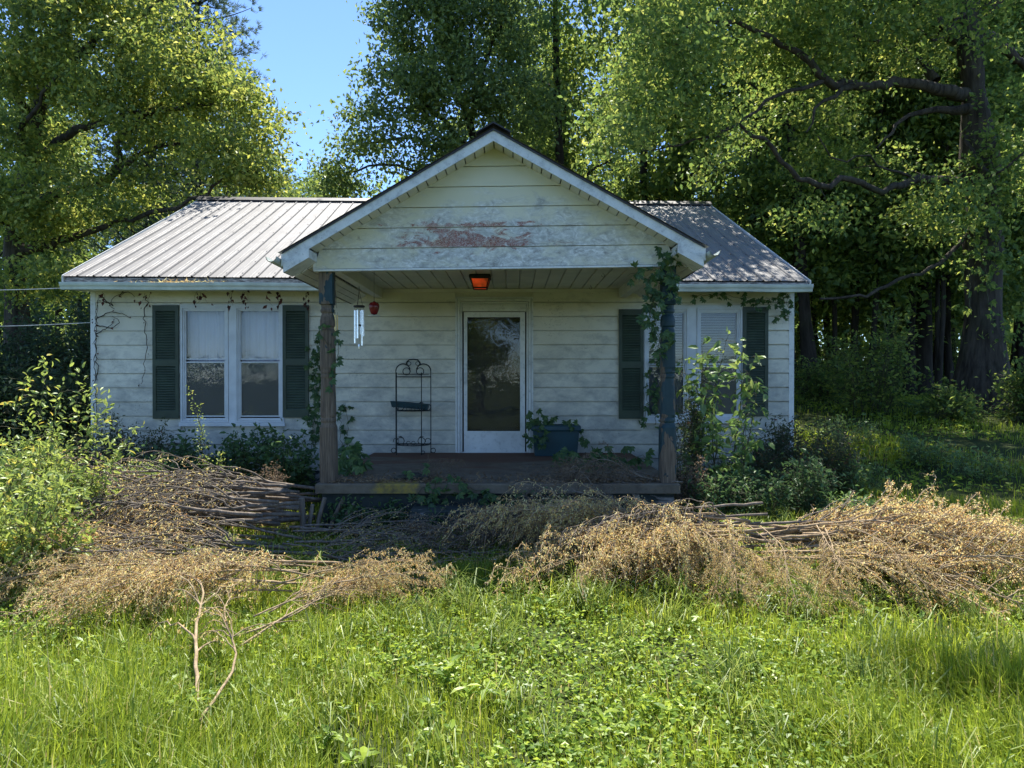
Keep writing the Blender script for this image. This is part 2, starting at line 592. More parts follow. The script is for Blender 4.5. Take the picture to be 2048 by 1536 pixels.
    M['leaf_dry'] = leafmat('dry_tan_leaf', [(0, (.13, .085, .045)), (.2, (.35, .225, .085)), (.6, (.58, .40, .145)), (1, (.72, .56, .27))], .5, .03, gain=1.7, fresh=0)
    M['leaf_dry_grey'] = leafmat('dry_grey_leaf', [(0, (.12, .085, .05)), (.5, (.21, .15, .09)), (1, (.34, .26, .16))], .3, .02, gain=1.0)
    M['pine'] = leafmat('pine_needle', [(0, (.03, .05, .025)), (1, (.075, .105, .055))], .3, .06)
    M['grass'] = leafmat('lawn_grass', [(0, (.05, .08, .008)), (.4, (.108, .147, .010)), (.82, (.170, .208, .016)), (.94, (.21, .24, .04)), (.97, (.27, .23, .09)), (1, (.32, .26, .12))], .50, .03, .3, .9, gain=2.2, fresh=0)
    M['tall_grass'] = leafmat('tall_grass_blade', [(0, (.045, .075, .010)), (.6, (.10, .135, .018)), (1, (.18, .20, .05))], .45, .045, .35, .9, gain=2.0, fresh=0)
    M['clover'] = leafmat('low_broad_leaf', [(0, (.05, .09, .012)), (.5, (.10, .152, .015)), (1, (.20, .245, .027))], .47, .06, .35, 1.2, gain=2.1, fresh=0)
    M['rock'] = simple('mossy_rock', (.055, .055, .045), .9, 0, .5, 14, .2, .6)
    M['petal'] = simple('white_petal', (.75, .74, .72), .7)
    # ground
    t = NT('soil_and_thatch')
    p = t.pos()
    c = t.ramp(t.noise(p, 2.2, 8, .7), [(.3, (.028, .032, .012)), (.5, (.042, .058, .018)), (.7, (.062, .06, .028))])
    c = t.mix(t.ramp(t.noise(p, 26, 6, .7), [(.45, 0.0), (.7, .6)]), c, (.045, .07, .016))
    M['ground'] = t.pbr(c, .95, 0, t.bump(t.noise(p, 14, 6), .6, .04), .1)


build_materials()

# ================================================================== ground
GY = 16.0


def gz(x, y):
    x, y = np.asarray(x, float), np.asarray(y, float)
    t = np.clip((y - 8.0) / 12.0, 0, 1)
    side = np.clip((np.abs(x + 1) - 5.3) / 2.5, 0, 1)
    far = np.clip((y - 19.5) / 4, 0, 1)
    side = np.maximum(side, far)
    z = 0.95 * t * t * (3 - 2 * t) * side + .012 * np.clip(y - 20, 0, 40)
    near = np.clip(1 - np.abs(y - 6) / 12, 0, 1)
    return z + near * (0.018 * np.sin(x * 1.7 + .4) * np.cos(y * 1.3) + 0.012 * np.sin(x * 4.1 + y * 2.7))


def build_ground():
    xs = np.unique(np.concatenate([np.linspace(-600, -30, 12), np.linspace(-30, 30, 121), np.linspace(30, 600, 12)]))
    ys = np.unique(np.concatenate([np.linspace(-600, -10, 12), np.linspace(-10, 50, 121), np.linspace(50, 600, 12)]))
    gx, gy = np.meshgrid(xs, ys)
    V = np.stack([gx, gy, gz(gx, gy)], -1).reshape(-1, 3)
    nx, ny = len(xs), len(ys)
    i = (np.arange(ny - 1)[:, None] * nx + np.arange(nx - 1)[None, :]).reshape(-1, 1)
    F = np.concatenate([i, i + 1, i + nx + 1, i + nx], axis=1)
    mk('ground', V, F, M['ground'], smooth=True, kind='structure')


build_ground()

# ================================================================== house
WY = 10.4            # front wall plane
LX, RX = -6.145, 4.11
FLOOR = 0.516
house = empty('house', (-1.0, 12.0, 0.0), 'small white clapboard house with metal roof, gabled front porch and green shutters', 'house')


def wx(px):
    return X(px, WY)


def wz(py):
    return Z(py, WY)


WIN = [(wx(362), wx(569.5), wz(852), wz(609)), (wx(1287), wx(1484), wz(846), wz(611))]
DOOR = (wx(911), wx(1066.5), FLOOR, wz(594))


def grid_wall(mb, x0, x1, z0, z1, holes, y0, y1):
    xs = sorted({x0, x1, *[h[0] for h in holes], *[h[1] for h in holes]})
    for a, b in zip(xs, xs[1:]):
        zs = [(z0, z1)]
        for h in holes:
            if h[0] < (a + b) / 2 < h[1]:
                zs = [s for c, d in zs for s in ((c, min(d, h[2])), (max(c, h[3]), d)) if s[1] - s[0] > 1e-4]
        for c, d in zs:
            mb.box(a, b, y0, y1, c, d)
    return mb


def build_walls():
    fw = grid_wall(MB(), LX + .01, RX - .01, .25, 2.95, WIN + [DOOR], WY + .014, WY + .12).build('front_wall', M['siding'], house)
    # lapped boards, course by course
    rng = np.random.default_rng(3)
    zlines = [2.71 - .2075 * k for k in range(-1, 12)]
    openings = WIN + [DOOR]
    for zb in zlines:
        zt = zb + .2075
        if zb < .30:
            zb = .30
        segs = [(LX + .055, RX - .055)]
        for o in openings:
            if o[2] < zt - .03 and o[3] > zb + .03:
                segs = [q for a, b in segs for q in ((a, min(b, o[0])), (max(a, o[1]), b)) if q[1] - q[0] > .02]
        cut = []
        for a, b in segs:
            if b - a > 3.9:
                c = a + (b - a) * rng.uniform(.4, .6)
                cut += [(a, c - .0012), (c + .0012, b)]
            else:
                cut.append((a, b))
        for a, b in cut:
            j = rng.uniform(-.002, .002, 4)
            top = min(zt - .0035, 2.93)
            zb += .0035
            y0, y1 = WY - .024 + j[0], WY - .010
            c = [[a, y0, zb + j[1]], [b, y0 + j[3] * .5, zb + j[2]], [b, WY + .012, zb + j[2]], [a, WY + .012, zb + j[1]],
                 [a, y1, top], [b, y1, top], [b, WY + .012, top], [a, WY + .012, top]]
            MB().hexa(c).build('siding_board', M['siding'], fw)
    MB().box(LX, LX + .012, WY + .01, 18.8, .25, 2.95).build('side_wall', M['siding'], house)
    MB().box(RX - .012, RX, WY + .01, 18.8, .25, 2.95).build('side_wall', M['siding'], house)
    MB().box(LX, RX, 18.8, 18.9, .25, 2.95).build('back_wall', M['siding'], house)
    for x in (LX, RX):
        g = MB()
        g.add([[x, 10.3, 2.95], [x, 18.9, 2.95], [x, 14.6, 5.05], [x + .05, 10.3, 2.95], [x + .05, 18.9, 2.95], [x + .05, 14.6, 5.05]],
              [[0, 3, 4, 1], [1, 4, 5, 2], [2, 5, 3, 0]], [[0, 1, 2], [3, 5, 4]])
        g.build('gable_end', M['siding'], house)
    MB().box(LX - .012, LX + .062, WY - .024, WY + .05, .28, 2.9).build('corner_board', M['trim'], house)
    MB().box(RX - .062, RX + .012, WY - .024, WY + .05, .28, 2.9).build('corner_board', M['trim'], house)
    MB().box(LX + .02, RX - .02, WY + .03, 18.85, -.1, .30).build('foundation', M['foundation'], house)
    # inside: floor, ceiling and a partition so the rooms are closed and dim
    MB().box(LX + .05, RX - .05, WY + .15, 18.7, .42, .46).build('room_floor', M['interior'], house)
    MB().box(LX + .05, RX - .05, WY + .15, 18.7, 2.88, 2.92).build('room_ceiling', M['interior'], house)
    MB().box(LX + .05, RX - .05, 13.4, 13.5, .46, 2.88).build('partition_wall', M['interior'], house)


build_walls()


def sash_rect(mb, x0, x1, z0, z1, w, y0, y1):
    mb.box(x0, x0 + w, y0, y1, z0, z1)
    mb.box(x1 - w, x1, y0, y1, z0, z1)
    mb.box(x0 + w, x1 - w, y0, y1, z1 - w, z1)
    mb.box(x0 + w, x1 - w, y0, y1, z0, z0 + w)


def build_window_pair(idx, cas, lw, mull, rw, glassL, glassR, gtop, gmid0, gmid1, gbot, kind):
    x0, x1, z0, z1 = cas
    f = MB()
    # casing and sill
    f.box(x0, x1, WY - .028, WY + .05, z1 - .035, z1)
    f.box(x0 - .012, x1 + .012, WY - .05, WY + .05, z0, z0 + .055)
    f.box(x0, x0 + .012, WY - .028, WY + .05, z0 + .055, z1 - .035)
    f.box(x1 - .012, x1, WY - .028, WY + .05, z0 + .055, z1 - .035)
    f.box(mull[0], mull[1], WY - .022, WY + .06, z0 + .055, z1 - .035)
    w = f.build('window', M['window_vinyl'], house, label=None)
    for (a, b), (ga, gb) in ((lw, glassL), (rw, glassR)):
        fr = MB()
        zb, zt = z0 + .057, z1 - .037
        for k, (yy, ins) in enumerate(((WY - .034, .0), (WY - .020, .022), (WY - .006, .040))):
            sash_rect(fr, a + ins, b - ins, zb + ins, zt - ins, .020, yy, yy + .016)
        fr.build('storm_frame', M['window_vinyl'], w)
        up = MB()
        sash_rect(up, ga - .018, gb + .018, gmid0 - .004, gtop + .018, .018, WY + .010, WY + .030)
        up.build('upper_sash', M['window_vinyl'], w)
        lo = MB()
        sash_rect(lo, ga - .018, gb + .018, gbot - .018, gmid1 + .018, .018, WY + .002, WY + .022)
        lo.build('lower_sash', M['window_vinyl'], w)
        MB().box(ga, gb, WY + .018, WY + .021, gmid0 + .014, gtop).build('pane', M['glass'], w)
        MB().box(ga, gb, WY + .010, WY + .013, gbot, gmid1).build('pane', M['glass'], w)
        MB().box(ga, gb, WY + .0245, WY + .0255, gbot, gmid1).build('insect_screen', M['screen'], w)
        if kind == 'curtain':
            n = 60
            xs = np.linspace(ga - .05, gb + .05, n)
            ph = RNG.uniform(0, 6)
            ys = WY + .16 + .012 * np.sin(xs * 46 + ph) + .006 * np.sin(xs * 91)
            zt2, zb2 = gtop + .05, gbot - .03
            V = np.concatenate([np.stack([xs, ys, np.full(n, zt2)], 1), np.stack([xs, ys + .01, np.full(n, zb2)], 1)])
            i = np.arange(n - 1)[:, None]
            cu = mk('curtain', V, np.concatenate([i, i + 1, i + n + 1, i + n], 1), M['curtain'], w, smooth=True)
        else:
            bl = MB()
            z = gtop
            while z > gmid0 - .1:
                bl.hexa([[ga - .01, WY + .12, z], [gb + .01, WY + .12, z], [gb + .01, WY + .141, z + .012], [ga - .01, WY + .141, z + .012],
                         [ga - .01, WY + .12, z + .0015], [gb + .01, WY + .12, z + .0015], [gb + .01, WY + .141, z + .0135], [ga - .01, WY + .141, z + .0135]])
                z -= .024
            bl.build('window_blind', M['blind'], w, kind='stuff')
    # room behind
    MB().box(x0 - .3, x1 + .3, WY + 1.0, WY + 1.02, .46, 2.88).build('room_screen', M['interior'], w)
    return w


build_window_pair(0, WIN[0], (wx(364), wx(458)), (wx(458.3), wx(472.2)), (wx(472.5), wx(568)), (wx(372.5), wx(448.5)), (wx(482.5), wx(557)),
                  wz(620), wz(719), wz(725.5), wz(831), 'curtain')
build_window_pair(1, WIN[1], (wx(1289), wx(1375)), (wx(1375.5), wx(1392.5)), (wx(1393), wx(1482)), (wx(1298), wx(1367)), (wx(1402), wx(1473)),
                  wz(626), wz(729), wz(734), wz(828), 'blind')


def build_shutter(px0, px1, py0, py1):
    x0, x1, zt, zb = wx(px0), wx(px1), wz(py0), wz(py1)
    ya, yb = WY - .052, WY - .022
    f = MB()
    w = .048
    f.box(x0, x0 + w, ya, yb, zb, zt)
    f.box(x1 - w, x1, ya, yb, zb, zt)
    f.box(x0 + w, x1 - w, ya, yb, zt - .085, zt)
    f.box(x0 + w, x1 - w, ya, yb, zb, zb + .11)
    zm = zb + (zt - zb) * .49
    f.box(x0 + w, x1 - w, ya, yb, zm - .045, zm + .045)
    f.box(x0 + w, x1 - w, yb - .006, yb - .001, zb + .11, zt - .085)
    s = f.build('shutter', M['louver'], house)
    lv = MB()
    for a, b in ((zb + .11, zm - .045), (zm + .045, zt - .085)):
        n = int((b - a) / .036)
        h = (b - a) / n
        for k in range(n):
            z = a + k * h
            lv.hexa([[x0 + w, ya + .004, z], [x1 - w, ya + .004, z], [x1 - w, yb - .008, z + h * .75], [x0 + w, yb - .008, z + h * .75],
                     [x0 + w, ya + .004, z + .008], [x1 - w, ya + .004, z + .008], [x1 - w, yb - .008, z + h * .75 + .008], [x0 + w, yb - .008, z + h * .75 + .008]])
    lv.build('louver', M['louver'], s, kind='stuff')


for a in ((308.5, 360.5, 611, 837), (567.5, 619, 611, 834.5), (1237, 1286, 619, 837), (1484, 1534, 614.5, 832)):
    build_shutter(*a)


def build_door():
    x0, x1, z0, z1 = DOOR
    c = MB()
    t = .030
    for k, (i, yy) in enumerate(((0, WY - .030), (.036, WY - .052), (.070, WY - .026))):
        c.box(x0 + i, x0 + i + t, yy, WY + .06, z0, z1 - i)
        c.box(x1 - i - t, x1 - i, yy, WY + .06, z0, z1 - i)
        c.box(x0 + i + t, x1 - i - t, yy, WY + .06, z1 - i - t, z1 - i)
    c.build('door_casing', M['trim'], house)
    # lintel board above the casing
    a, b = wx(928), wx(1050)
    zt = wz(624.5)
    ga, gb, gt, gb2 = wx(934), wx(1041), wz(634), wz(862.5)
    MB().box(x0 + .104, x1 - .104, WY - .014, WY + .05, zt + .012, z1 - .104).build('door_head_panel', M['trim'], house)
    d = MB()
    y0, y1 = WY - .030, WY + .008
    d.box(a, ga, y0, y1, z0 + .012, zt)
    d.box(gb, b, y0, y1, z0 + .012, zt)
    d.box(ga, gb, y0, y1, gt, zt)
    d.box(ga, gb, y0, y1, z0 + .012, z0 + .10)
    d.box(ga, gb, y0, y1, gb2 - .035, gb2)
    door = d.build('storm_door', M['trim'], house)
    MB().box(ga, gb, y0 + .010, y1 - .005, z0 + .10, gb2 - .035).build('kick_panel', M['trim'], door)
    g = MB()
    sash_rect(g, ga - .006, gb + .006, gb2 - .006, gt + .006, .012, y0 - .006, y0 - .0005)
    g.build('glazing_bead', M['trim'], door)
    MB().box(ga, gb, WY - .013, WY - .009, gb2, gt).build('pane', M['door_glass'], door)
    h = MB()
    hx = wx(930)
    h.box(hx - .013, hx + .013, y0 - .012, y0, wz(768), wz(733))
    h.tube([[hx, y0 - .012, wz(766)], [hx, y0 - .045, wz(764)], [hx, y0 - .045, wz(749)], [hx, y0 - .012, wz(747)]], .008, 6)
    h.build('door_handle', M['trim'], door)
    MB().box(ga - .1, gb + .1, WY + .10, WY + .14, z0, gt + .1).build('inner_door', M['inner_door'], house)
    MB().box(a - .02, b + .02, WY - .06, WY + .02, z0 + .001, z0 + .011).build('threshold', M['trim'], house)


build_door()


# ---------------------------------------------------------------- main roof
EY, RY = 9.95, 14.6
EX0, EX1 = X(126, EY), X(1620, EY)
RX0, RX1 = X(401, RY), X(1418, RY)


def roof_pt(u, v):
    """u along the eave 0..1, v from eave 0 to ridge 1."""
    xe, xr = EX0 + (EX1 - EX0) * u, RX0 + (RX1 - RX0) * u
    ze = 3.035 - .075 * u
    zr = 5.27 - .10 * u
    sag = -.02 * math.sin(math.pi * v)
    return np.array([xe + (xr - xe) * v, EY + (RY - EY) * v, ze + (zr - ze) * v + sag])


def rib_profile(width=.9144):
    pts = []
    pitch = width / 4
    for k in range(4):
        o = k * pitch
        pts += [(o, 0), (o + .085, 0), (o + .092, .004), (o + .100, .004), (o + .107, 0)]
        pts += [(o + .134, 0), (o + .141, .004), (o + .149, .004), (o + .156, 0)]
        pts += [(o + .192, 0), (o + .203, .020), (o + .217, .020), (o + .2284, 0)]
    return pts


def build_main_roof():
    rail = MB()
    L = EX1 - EX0
    n = int(math.ceil(L / .9144))
    prof = rib_profile()
    # deck under the sheets
    V = [roof_pt(0.002, 0.006), roof_pt(.998, 0.006), roof_pt(.998, .999), roof_pt(0.002, .999)]
    D = np.array([0, 0, -.03])
    B = np.array([0, 0, -.05])
    rf = MB().hexa([V[0] + D + B, V[1] + D + B, V[2] + D + B, V[3] + D + B, V[0] + D, V[1] + D, V[2] + D, V[3] + D]).build('main_roof', M['fascia'], house)
    nrm = np.array([0, -.432, .902])
    vs = [0, .25, .5, .75, 1.0]
    for k in range(n):
        us = [((k * .9144 + p[0]) / L, p[1]) for p in prof]
        us = [(min(u, 1.0), h) for u, h in us if u <= 1.0005]
        if len(us) < 3:
            continue
        V = np.array([[roof_pt(u, v) + nrm * (h + .002 * (k % 2)) for u, h in us] for v in vs])
        m = len(us)
        i = (np.arange(len(vs) - 1)[:, None] * m + np.arange(m - 1)[None, :]).reshape(-1, 1)
        mk('roof_panel', V.reshape(-1, 3), np.concatenate([i, i + 1, i + m + 1, i + m], 1), M['roof'], rf)
    # rear slope
    b0, b1 = roof_pt(0, 1), roof_pt(1, 1)
    MB().hexa([b0 + [0, 0, -.06], b1 + [0, 0, -.06], [EX1, 19.2, 2.94], [EX0, 19.2, 2.94], b0 + [0, 0, -.01], b1 + [0, 0, -.01], [EX1, 19.2, 2.99], [EX0, 19.2, 2.99]]).build('rear_slope', M['roof'], rf)
    c = MB()
    c.hexa([b0 + [-.02, -.16, -.045], b1 + [.02, -.16, -.045], b1 + [.02, 0, .05], b0 + [-.02, 0, .05],
            b0 + [-.02, -.16, -.030], b1 + [.02, -.16, -.030], b1 + [.02, 0, .065], b0 + [-.02, 0, .065]])
    c.hexa([b0 + [-.02, 0.001, .05], b1 + [.02, 0.001, .05], b1 + [.02, .16, -.045], b0 + [-.02, .16, -.045],
            b0 + [-.02, 0.001, .065], b1 + [.02, 0.001, .065], b1 + [.02, .16, -.03], b0 + [-.02, .16, -.03]])
    c.build('ridge_cap', M['dark_metal'], rf)
    # screws in rows
    s = MB()
    for v in np.linspace(.04, .96, 9):
        for k in range(n * 4):
            u = (k * .2286 + .178) / L
            if u > .995:
                continue
            p = roof_pt(u, v + RNG.uniform(-.004, .004)) + nrm * .006
            r = .012
            s.add([p + [-r, -r, -.004], p + [r, -r, -.004], p + [r, r, .002], p + [-r, r, .002], p + nrm * .007], None, [[0, 1, 4], [1, 2, 4], [2, 3, 4], [3, 0, 4]])
    s.build('screw', M['screw'], rf, kind='stuff')
    # rake trims
    for u, sx in ((0, -1), (1, 1)):
        a, b = roof_pt(u, 0), roof_pt(u, 1)
        o = np.array([sx * .012, 0, 0])
        MB().hexa([a + [0, 0, -.13], a + o + [0, 0, -.13], b + o + [0, 0, -.13], b + [0, 0, -.13], a + [0, 0, .012], a + o + [0, 0, .012], b + o + [0, 0, .012], b + [0, 0, .012]]).build('rake_trim', M['trim'], rf)
    # eave fascia, soffit, gutters
    PL, PR = X(637, 9.9), X(1343, 9.9)
    for xa, xb in ((EX0 + .02, -2.1), (1.72, EX1 - .02)):
        za, zb = 3.005 - .075 * (xa - EX0) / L, 3.005 - .075 * (xb - EX0) / L
        MB().hexa([[xa, EY + .03, 2.85], [xb, EY + .03, 2.85], [xb, EY + .05, 2.85], [xa, EY + .05, 2.85], [xa, EY + .03, za], [xb, EY + .03, zb], [xb, EY + .05, zb], [xa, EY + .05, za]]).build('fascia_board', M['fascia'], house)
        MB().box(xa, xb, EY + .052, WY - .026, 2.868, 2.886).build('eave_soffit', M['soffit'], house)
    for xa, xb, zt in ((X(121.5, 9.88), -2.02, 2.934), (1.66, X(1624.5, 9.88), 2.912)):
        # K-style gutter: profile in (y, z), swept along x
        pr = [(.105, 0), (.09, -.004), (.09, -.095), (.012, -.095), (.004, -.06), (-.012, -.035), (-.018, -.004), (-.018, .004), (-.006, .004), (-.010, -.03), (.012, -.058), (.018, -.088), (.082, -.088), (.084, 0)]
        nseg = 9
        xs = np.linspace(xa, xb, nseg)
        V = []
        for q, xx in enumerate(xs):
            dz = -.012 * (xx - xa) / (xb - xa) + .004 * math.sin(q * 1.7)
            V += [[xx, 9.865 + py_, zt + pz_ + dz] for py_, pz_ in pr]
        m = len(pr)
        i = (np.arange(nseg - 1)[:, None] * m + np.arange(m)[None, :])
        j = (np.arange(nseg - 1)[:, None] * m + (np.arange(m)[None, :] + 1) % m)
        F = np.stack([i, i + m, j + m, j], -1).reshape(-1, 4)
        g = mk('gutter', V, F, M['gutter'], house)
        for xx in (xa, xb):
            e = MB()
            e.add([[xx, 9.865 + a, zt + b] for a, b in pr[:8]], None, [[0, k, k + 1] for k in range(1, 7)])
            e.build('end_cap', M['gutter'], g)


build_main_roof()

# ---------------------------------------------------------------- porch
TILT = .0137
PXC = -.184
SL = .57


def tilt(V):
    V[:, 2] += TILT * (V[:, 0] - PXC)
    return V


def under(x, top):
    return top - SL * abs(x - PXC)


def build_porch():
    # slab, foundation, step
    s = MB()
    s.box(-2.03, 1.735, 7.30, WY - .02, FLOOR - .10, FLOOR, .012)
    slab = s.build('porch_slab', M['concrete'], house, fn=lambda V: V)
    f = MB()
    f.box(-1.97, 1.68, 7.36, WY - .02, -.1, FLOOR - .102)
    f.build('porch_foundation', M['foundation'], house)
    MB().box(-1.01, .92, 6.95, 7.355, -.1, .305, .015).build('porch_step', M['foundation'], house)
    # gable wall in courses
    gy0, gy1 = 7.34, 7.40
    gx0, gx1 = -2.04, 1.68
    zb = 2.753
    top = 3.985
    core = MB()
    core.prism([(gx0 + .01, zb), (gx1 - .01, zb), (gx1 - .01, zb + .12), (PXC, top - .04), (gx0 + .01, zb + .12)], gy0 + .024, gy1)
    gw = core.build('porch_gable', M['soffit'], house, fn=tilt)
    k = 0
    while True:
        z0 = zb + k * .2075
        z0 += .003
        z1 = min(z0 + .2075 - .006, top - .003)
        if z0 > top - .05:
            break
        hw0 = min(1.86, (top - z0) / SL)
        hw1 = min(1.86, max(.001, (top - z1) / SL))
        a0, b0, a1, b1 = PXC - hw0, PXC + hw0, PXC - hw1, PXC + hw1
        c = [[a0, gy0 - .004, z0], [b0, gy0 - .004, z0], [b0, gy0 + .017, z0], [a0, gy0 + .017, z0],
             [a1, gy0 + .006, z1], [b1, gy0 + .006, z1], [b1, gy0 + .017, z1], [a1, gy0 + .017, z1]]
        MB().hexa(c).build('siding_board', M['gable'], gw, fn=tilt)
        k += 1
    MB().box(gx0 - .006, gx1 + .006, gy0 - .012, gy1 + .002, zb - .022, zb - .002).build('drip_edge', M['trim'], gw, fn=tilt)
    for a, b in ((gx0 - .012, gx0 + .012), (gx1 - .012, gx1 + .012)):
        MB().box(a, b, gy0 - .009, gy1 + .004, zb, zb + .235).build('corner_trim', M['trim'], gw, fn=tilt)
    # roof: two slopes of ribbed sheet, running back to the valley
    fy = 7.05
    xl, xr = PXC - 2.13, PXC + 2.13
    rtop = 4.085
    pr = MB()
    for sx in (-1, 1):
        e = PXC + sx * 2.11
        zf, zr = rtop - SL * 2.11 - .03, rtop - .03
        yv_e, yv_r = 10.05, 9.95 + (rtop - 2.98) / .48
        pr.hexa([[PXC, fy + .01, zr - .05], [e, fy + .01, zf - .05], [e, yv_e, zf - .05], [PXC, yv_r, zr - .05],
                 [PXC, fy + .01, zr], [e, fy + .01, zf], [e, yv_e, zf], [PXC, yv_r, zr]])
    roof = pr.build('porch_roof', M['fascia'], house, fn=tilt)
    prof = rib_profile()
    for sx in (-1, 1):
        y = fy - .03
        while y < 12.2:
            ys = [(y + p[0], p[1]) for p in prof]
            V = []
            for yy, h in ys:
                for t in (0.0, 1.0):
                    hw = 2.13 * t
                    z = rtop - SL * hw + .002
                    yl = max(10.05, 9.95 + (z - 2.98) / .48)
                    V.append([PXC + sx * hw, min(yy, yl), z + h * .9])
            m = len(ys)
            i = (np.arange(m - 1) * 2)[:, None]
            F = np.concatenate([i, i + 1, i + 3, i + 2], 1)
            mk('roof_panel', tilt(np.array(V)), F if sx > 0 else F[:, ::-1], M['roof'], roof)
            y += .9144
    rc = MB()
    for sx in (-1, 1):
        a = [[PXC, fy - .045, rtop + .03], [PXC + sx * .17, fy - .045, rtop - .065], [PXC + sx * .17, 12.2, rtop - .065], [PXC, 12.2, rtop + .03]]
        rc.hexa(a + [[p[0], p[1], p[2] + .016] for p in a])
    rc.build('ridge_cap', M['dark_metal'], roof, fn=tilt)
    # rake boards
    for sx in (-1, 1):
        e = PXC + sx * 2.09
        t0, b0 = 4.062, 3.955
        r = MB()
        r.hexa([[PXC, fy, b0], [e, fy, b0 - SL * 2.09], [e, fy + .02, b0 - SL * 2.09], [PXC, fy + .02, b0],
                [PXC, fy, t0], [e, fy, t0 - SL * 2.09], [e, fy + .02, t0 - SL * 2.09], [PXC, fy + .02, t0]])
        r.build('rake_board', M['rake'], roof, fn=tilt)
        r = MB()
        r.hexa([[PXC, fy - .02, t0 - .004], [e, fy - .02, t0 - SL * 2.09 - .004], [e, fy + .0, t0 - SL * 2.09 - .004], [PXC, fy, t0 - .004],
                [PXC, fy - .02, t0 + .012], [e, fy - .02, t0 + .012 - SL * 2.09], [e, fy, t0 + .012 - SL * 2.09], [PXC, fy, t0 + .012]])
        r.build('drip_edge', M['dark_metal'], roof, fn=tilt)
        # boxed cornice return at the foot of the rake
        i0, i1 = PXC + sx * 1.83, PXC + sx * 2.085
        q = lambda x, d: 3.953 - SL * abs(x - PXC) - d
        c = MB()
        c.hexa([[i0, fy - .004, q(i0, .085)], [i1, fy - .004, q(i1, .085)], [i1, fy + .30, q(i1, .085)], [i0, fy + .30, q(i0, .085)],
                [i0, fy - .004, q(i0, .0)], [i1, fy - .004, q(i1, .0)], [i1, fy + .30, q(i1, .0)], [i0, fy + .30, q(i0, .0)]])
        c.build('cornice_return', M['rake'], roof, fn=tilt)
        # soffit strips under the front overhang
        n = 19
        for k in range(n):
            u0, u1 = k / n * 1.84 + .006, (k + 1) / n * 1.84 - .006
            xa, xb = PXC + sx * u0, PXC + sx * u1
            st = MB()
            zs = 3.981
            st.hexa([[xa, fy + .021, zs - SL * u0 - .006], [xb, fy + .021, zs - SL * u1 - .006], [xb, gy0 + .02, zs - SL * u1 - .006], [xa, gy0 + .02, zs - SL * u0 - .006],
                     [xa, fy + .021, zs - SL * u0 + .004], [xb, fy + .021, zs - SL * u1 + .004], [xb, gy0 + .02, zs - SL * u1 + .004], [xa, gy0 + .02, zs - SL * u0 + .004]])
            st.build('soffit_panel', M['soffit'], roof, fn=tilt)
        # side soffit boards running along the eave
        u = 1.865
        while u < 2.08:
            ub = min(u + .068, 2.085)
            zs = 3.870
            xa, xb = PXC + sx * u, PXC + sx * (ub - .010)
            st = MB()
            st.hexa([[xa, fy + .305, zs - SL * u - .01], [xb, fy + .305, zs - SL * ub - .01], [xb, 10.0, zs - SL * ub - .01], [xa, 10.0, zs - SL * u - .01],
                     [xa, fy + .305, zs - SL * u], [xb, fy + .305, zs - SL * ub], [xb, 10.0, zs - SL * ub], [xa, 10.0, zs - SL * u]])
            st.build('soffit_panel', M['soffit'], roof, fn=tilt)
            u += .07
        # side eave fascia and a sagging gutter
        ze = 3.955 - SL * 2.09
        MB().box(min(e, e + sx * .015), max(e, e + sx * .015), fy, 10.0, ze - .02, ze + .10).build('fascia_board', M['trim'], roof, fn=tilt)
        pts = np.array([[e + sx * .075, yy, ze + .055 - .05 * math.sin((yy - 6.95) * .9) ** 2] for yy in np.linspace(6.93, 9.7, 9)])
        a = np.linspace(math.pi, 2 * math.pi, 7)
        V = []
        for p in pts:
            V += [[p[0] + .055 * math.cos(w), p[1], p[2] + .055 * math.sin(w)] for w in a] + [[p[0] + .048 * math.cos(w), p[1], p[2] + .048 * math.sin(w)] for w in a[::-1]]
        m = 14
        i = np.arange(8)[:, None] * m + np.arange(m)[None, :]
        j = np.arange(8)[:, None] * m + (np.arange(m)[None, :] + 1) % m
        mk('gutter', tilt(np.array(V)), np.stack([i, i + m, j + m, j], -1).reshape(-1, 4), M['gutter'], roof, smooth=False)
    # ceiling boards
    cx0, cx1 = -1.90, 1.56
    ceil = MB().box(cx0, cx1, 7.42, WY - .02, 2.925, 2.94).build('porch_ceiling', M['ceiling'], house)
    n = 19
    w = (cx1 - cx0) / n
    for k in range(n):
        a, b = cx0 + k * w + .005, cx0 + (k + 1) * w - .005
        j = RNG.uniform(-.002, .002)
        c = MB()
        c.hexa([[a + .006, 7.42, 2.908 + j], [b - .006, 7.42, 2.908 + j], [b - .006, WY - .02, 2.908 + j], [a + .006, WY - .02, 2.908 + j],
                [a, 7.42, 2.924], [b, 7.42, 2.924], [b, WY - .02, 2.924], [a, WY - .02, 2.924]])
        c.build('ceiling_board', M['ceiling'], ceil)
    for xa in (-2.0, 1.555):
        MB().box(xa, xa + .11, 7.41, WY - .03, 2.775, 2.93).build('porch_beam', M['soffit'], house)
    MB().box(cx0, cx1, WY - .045, WY - .019, 2.86, 2.907).build('ceiling_trim', M['soffit'], house)
    MB().box(-1.89, 1.55, 7.402, 7.50, 2.79, 2.92).build('porch_beam', M['soffit'], house)
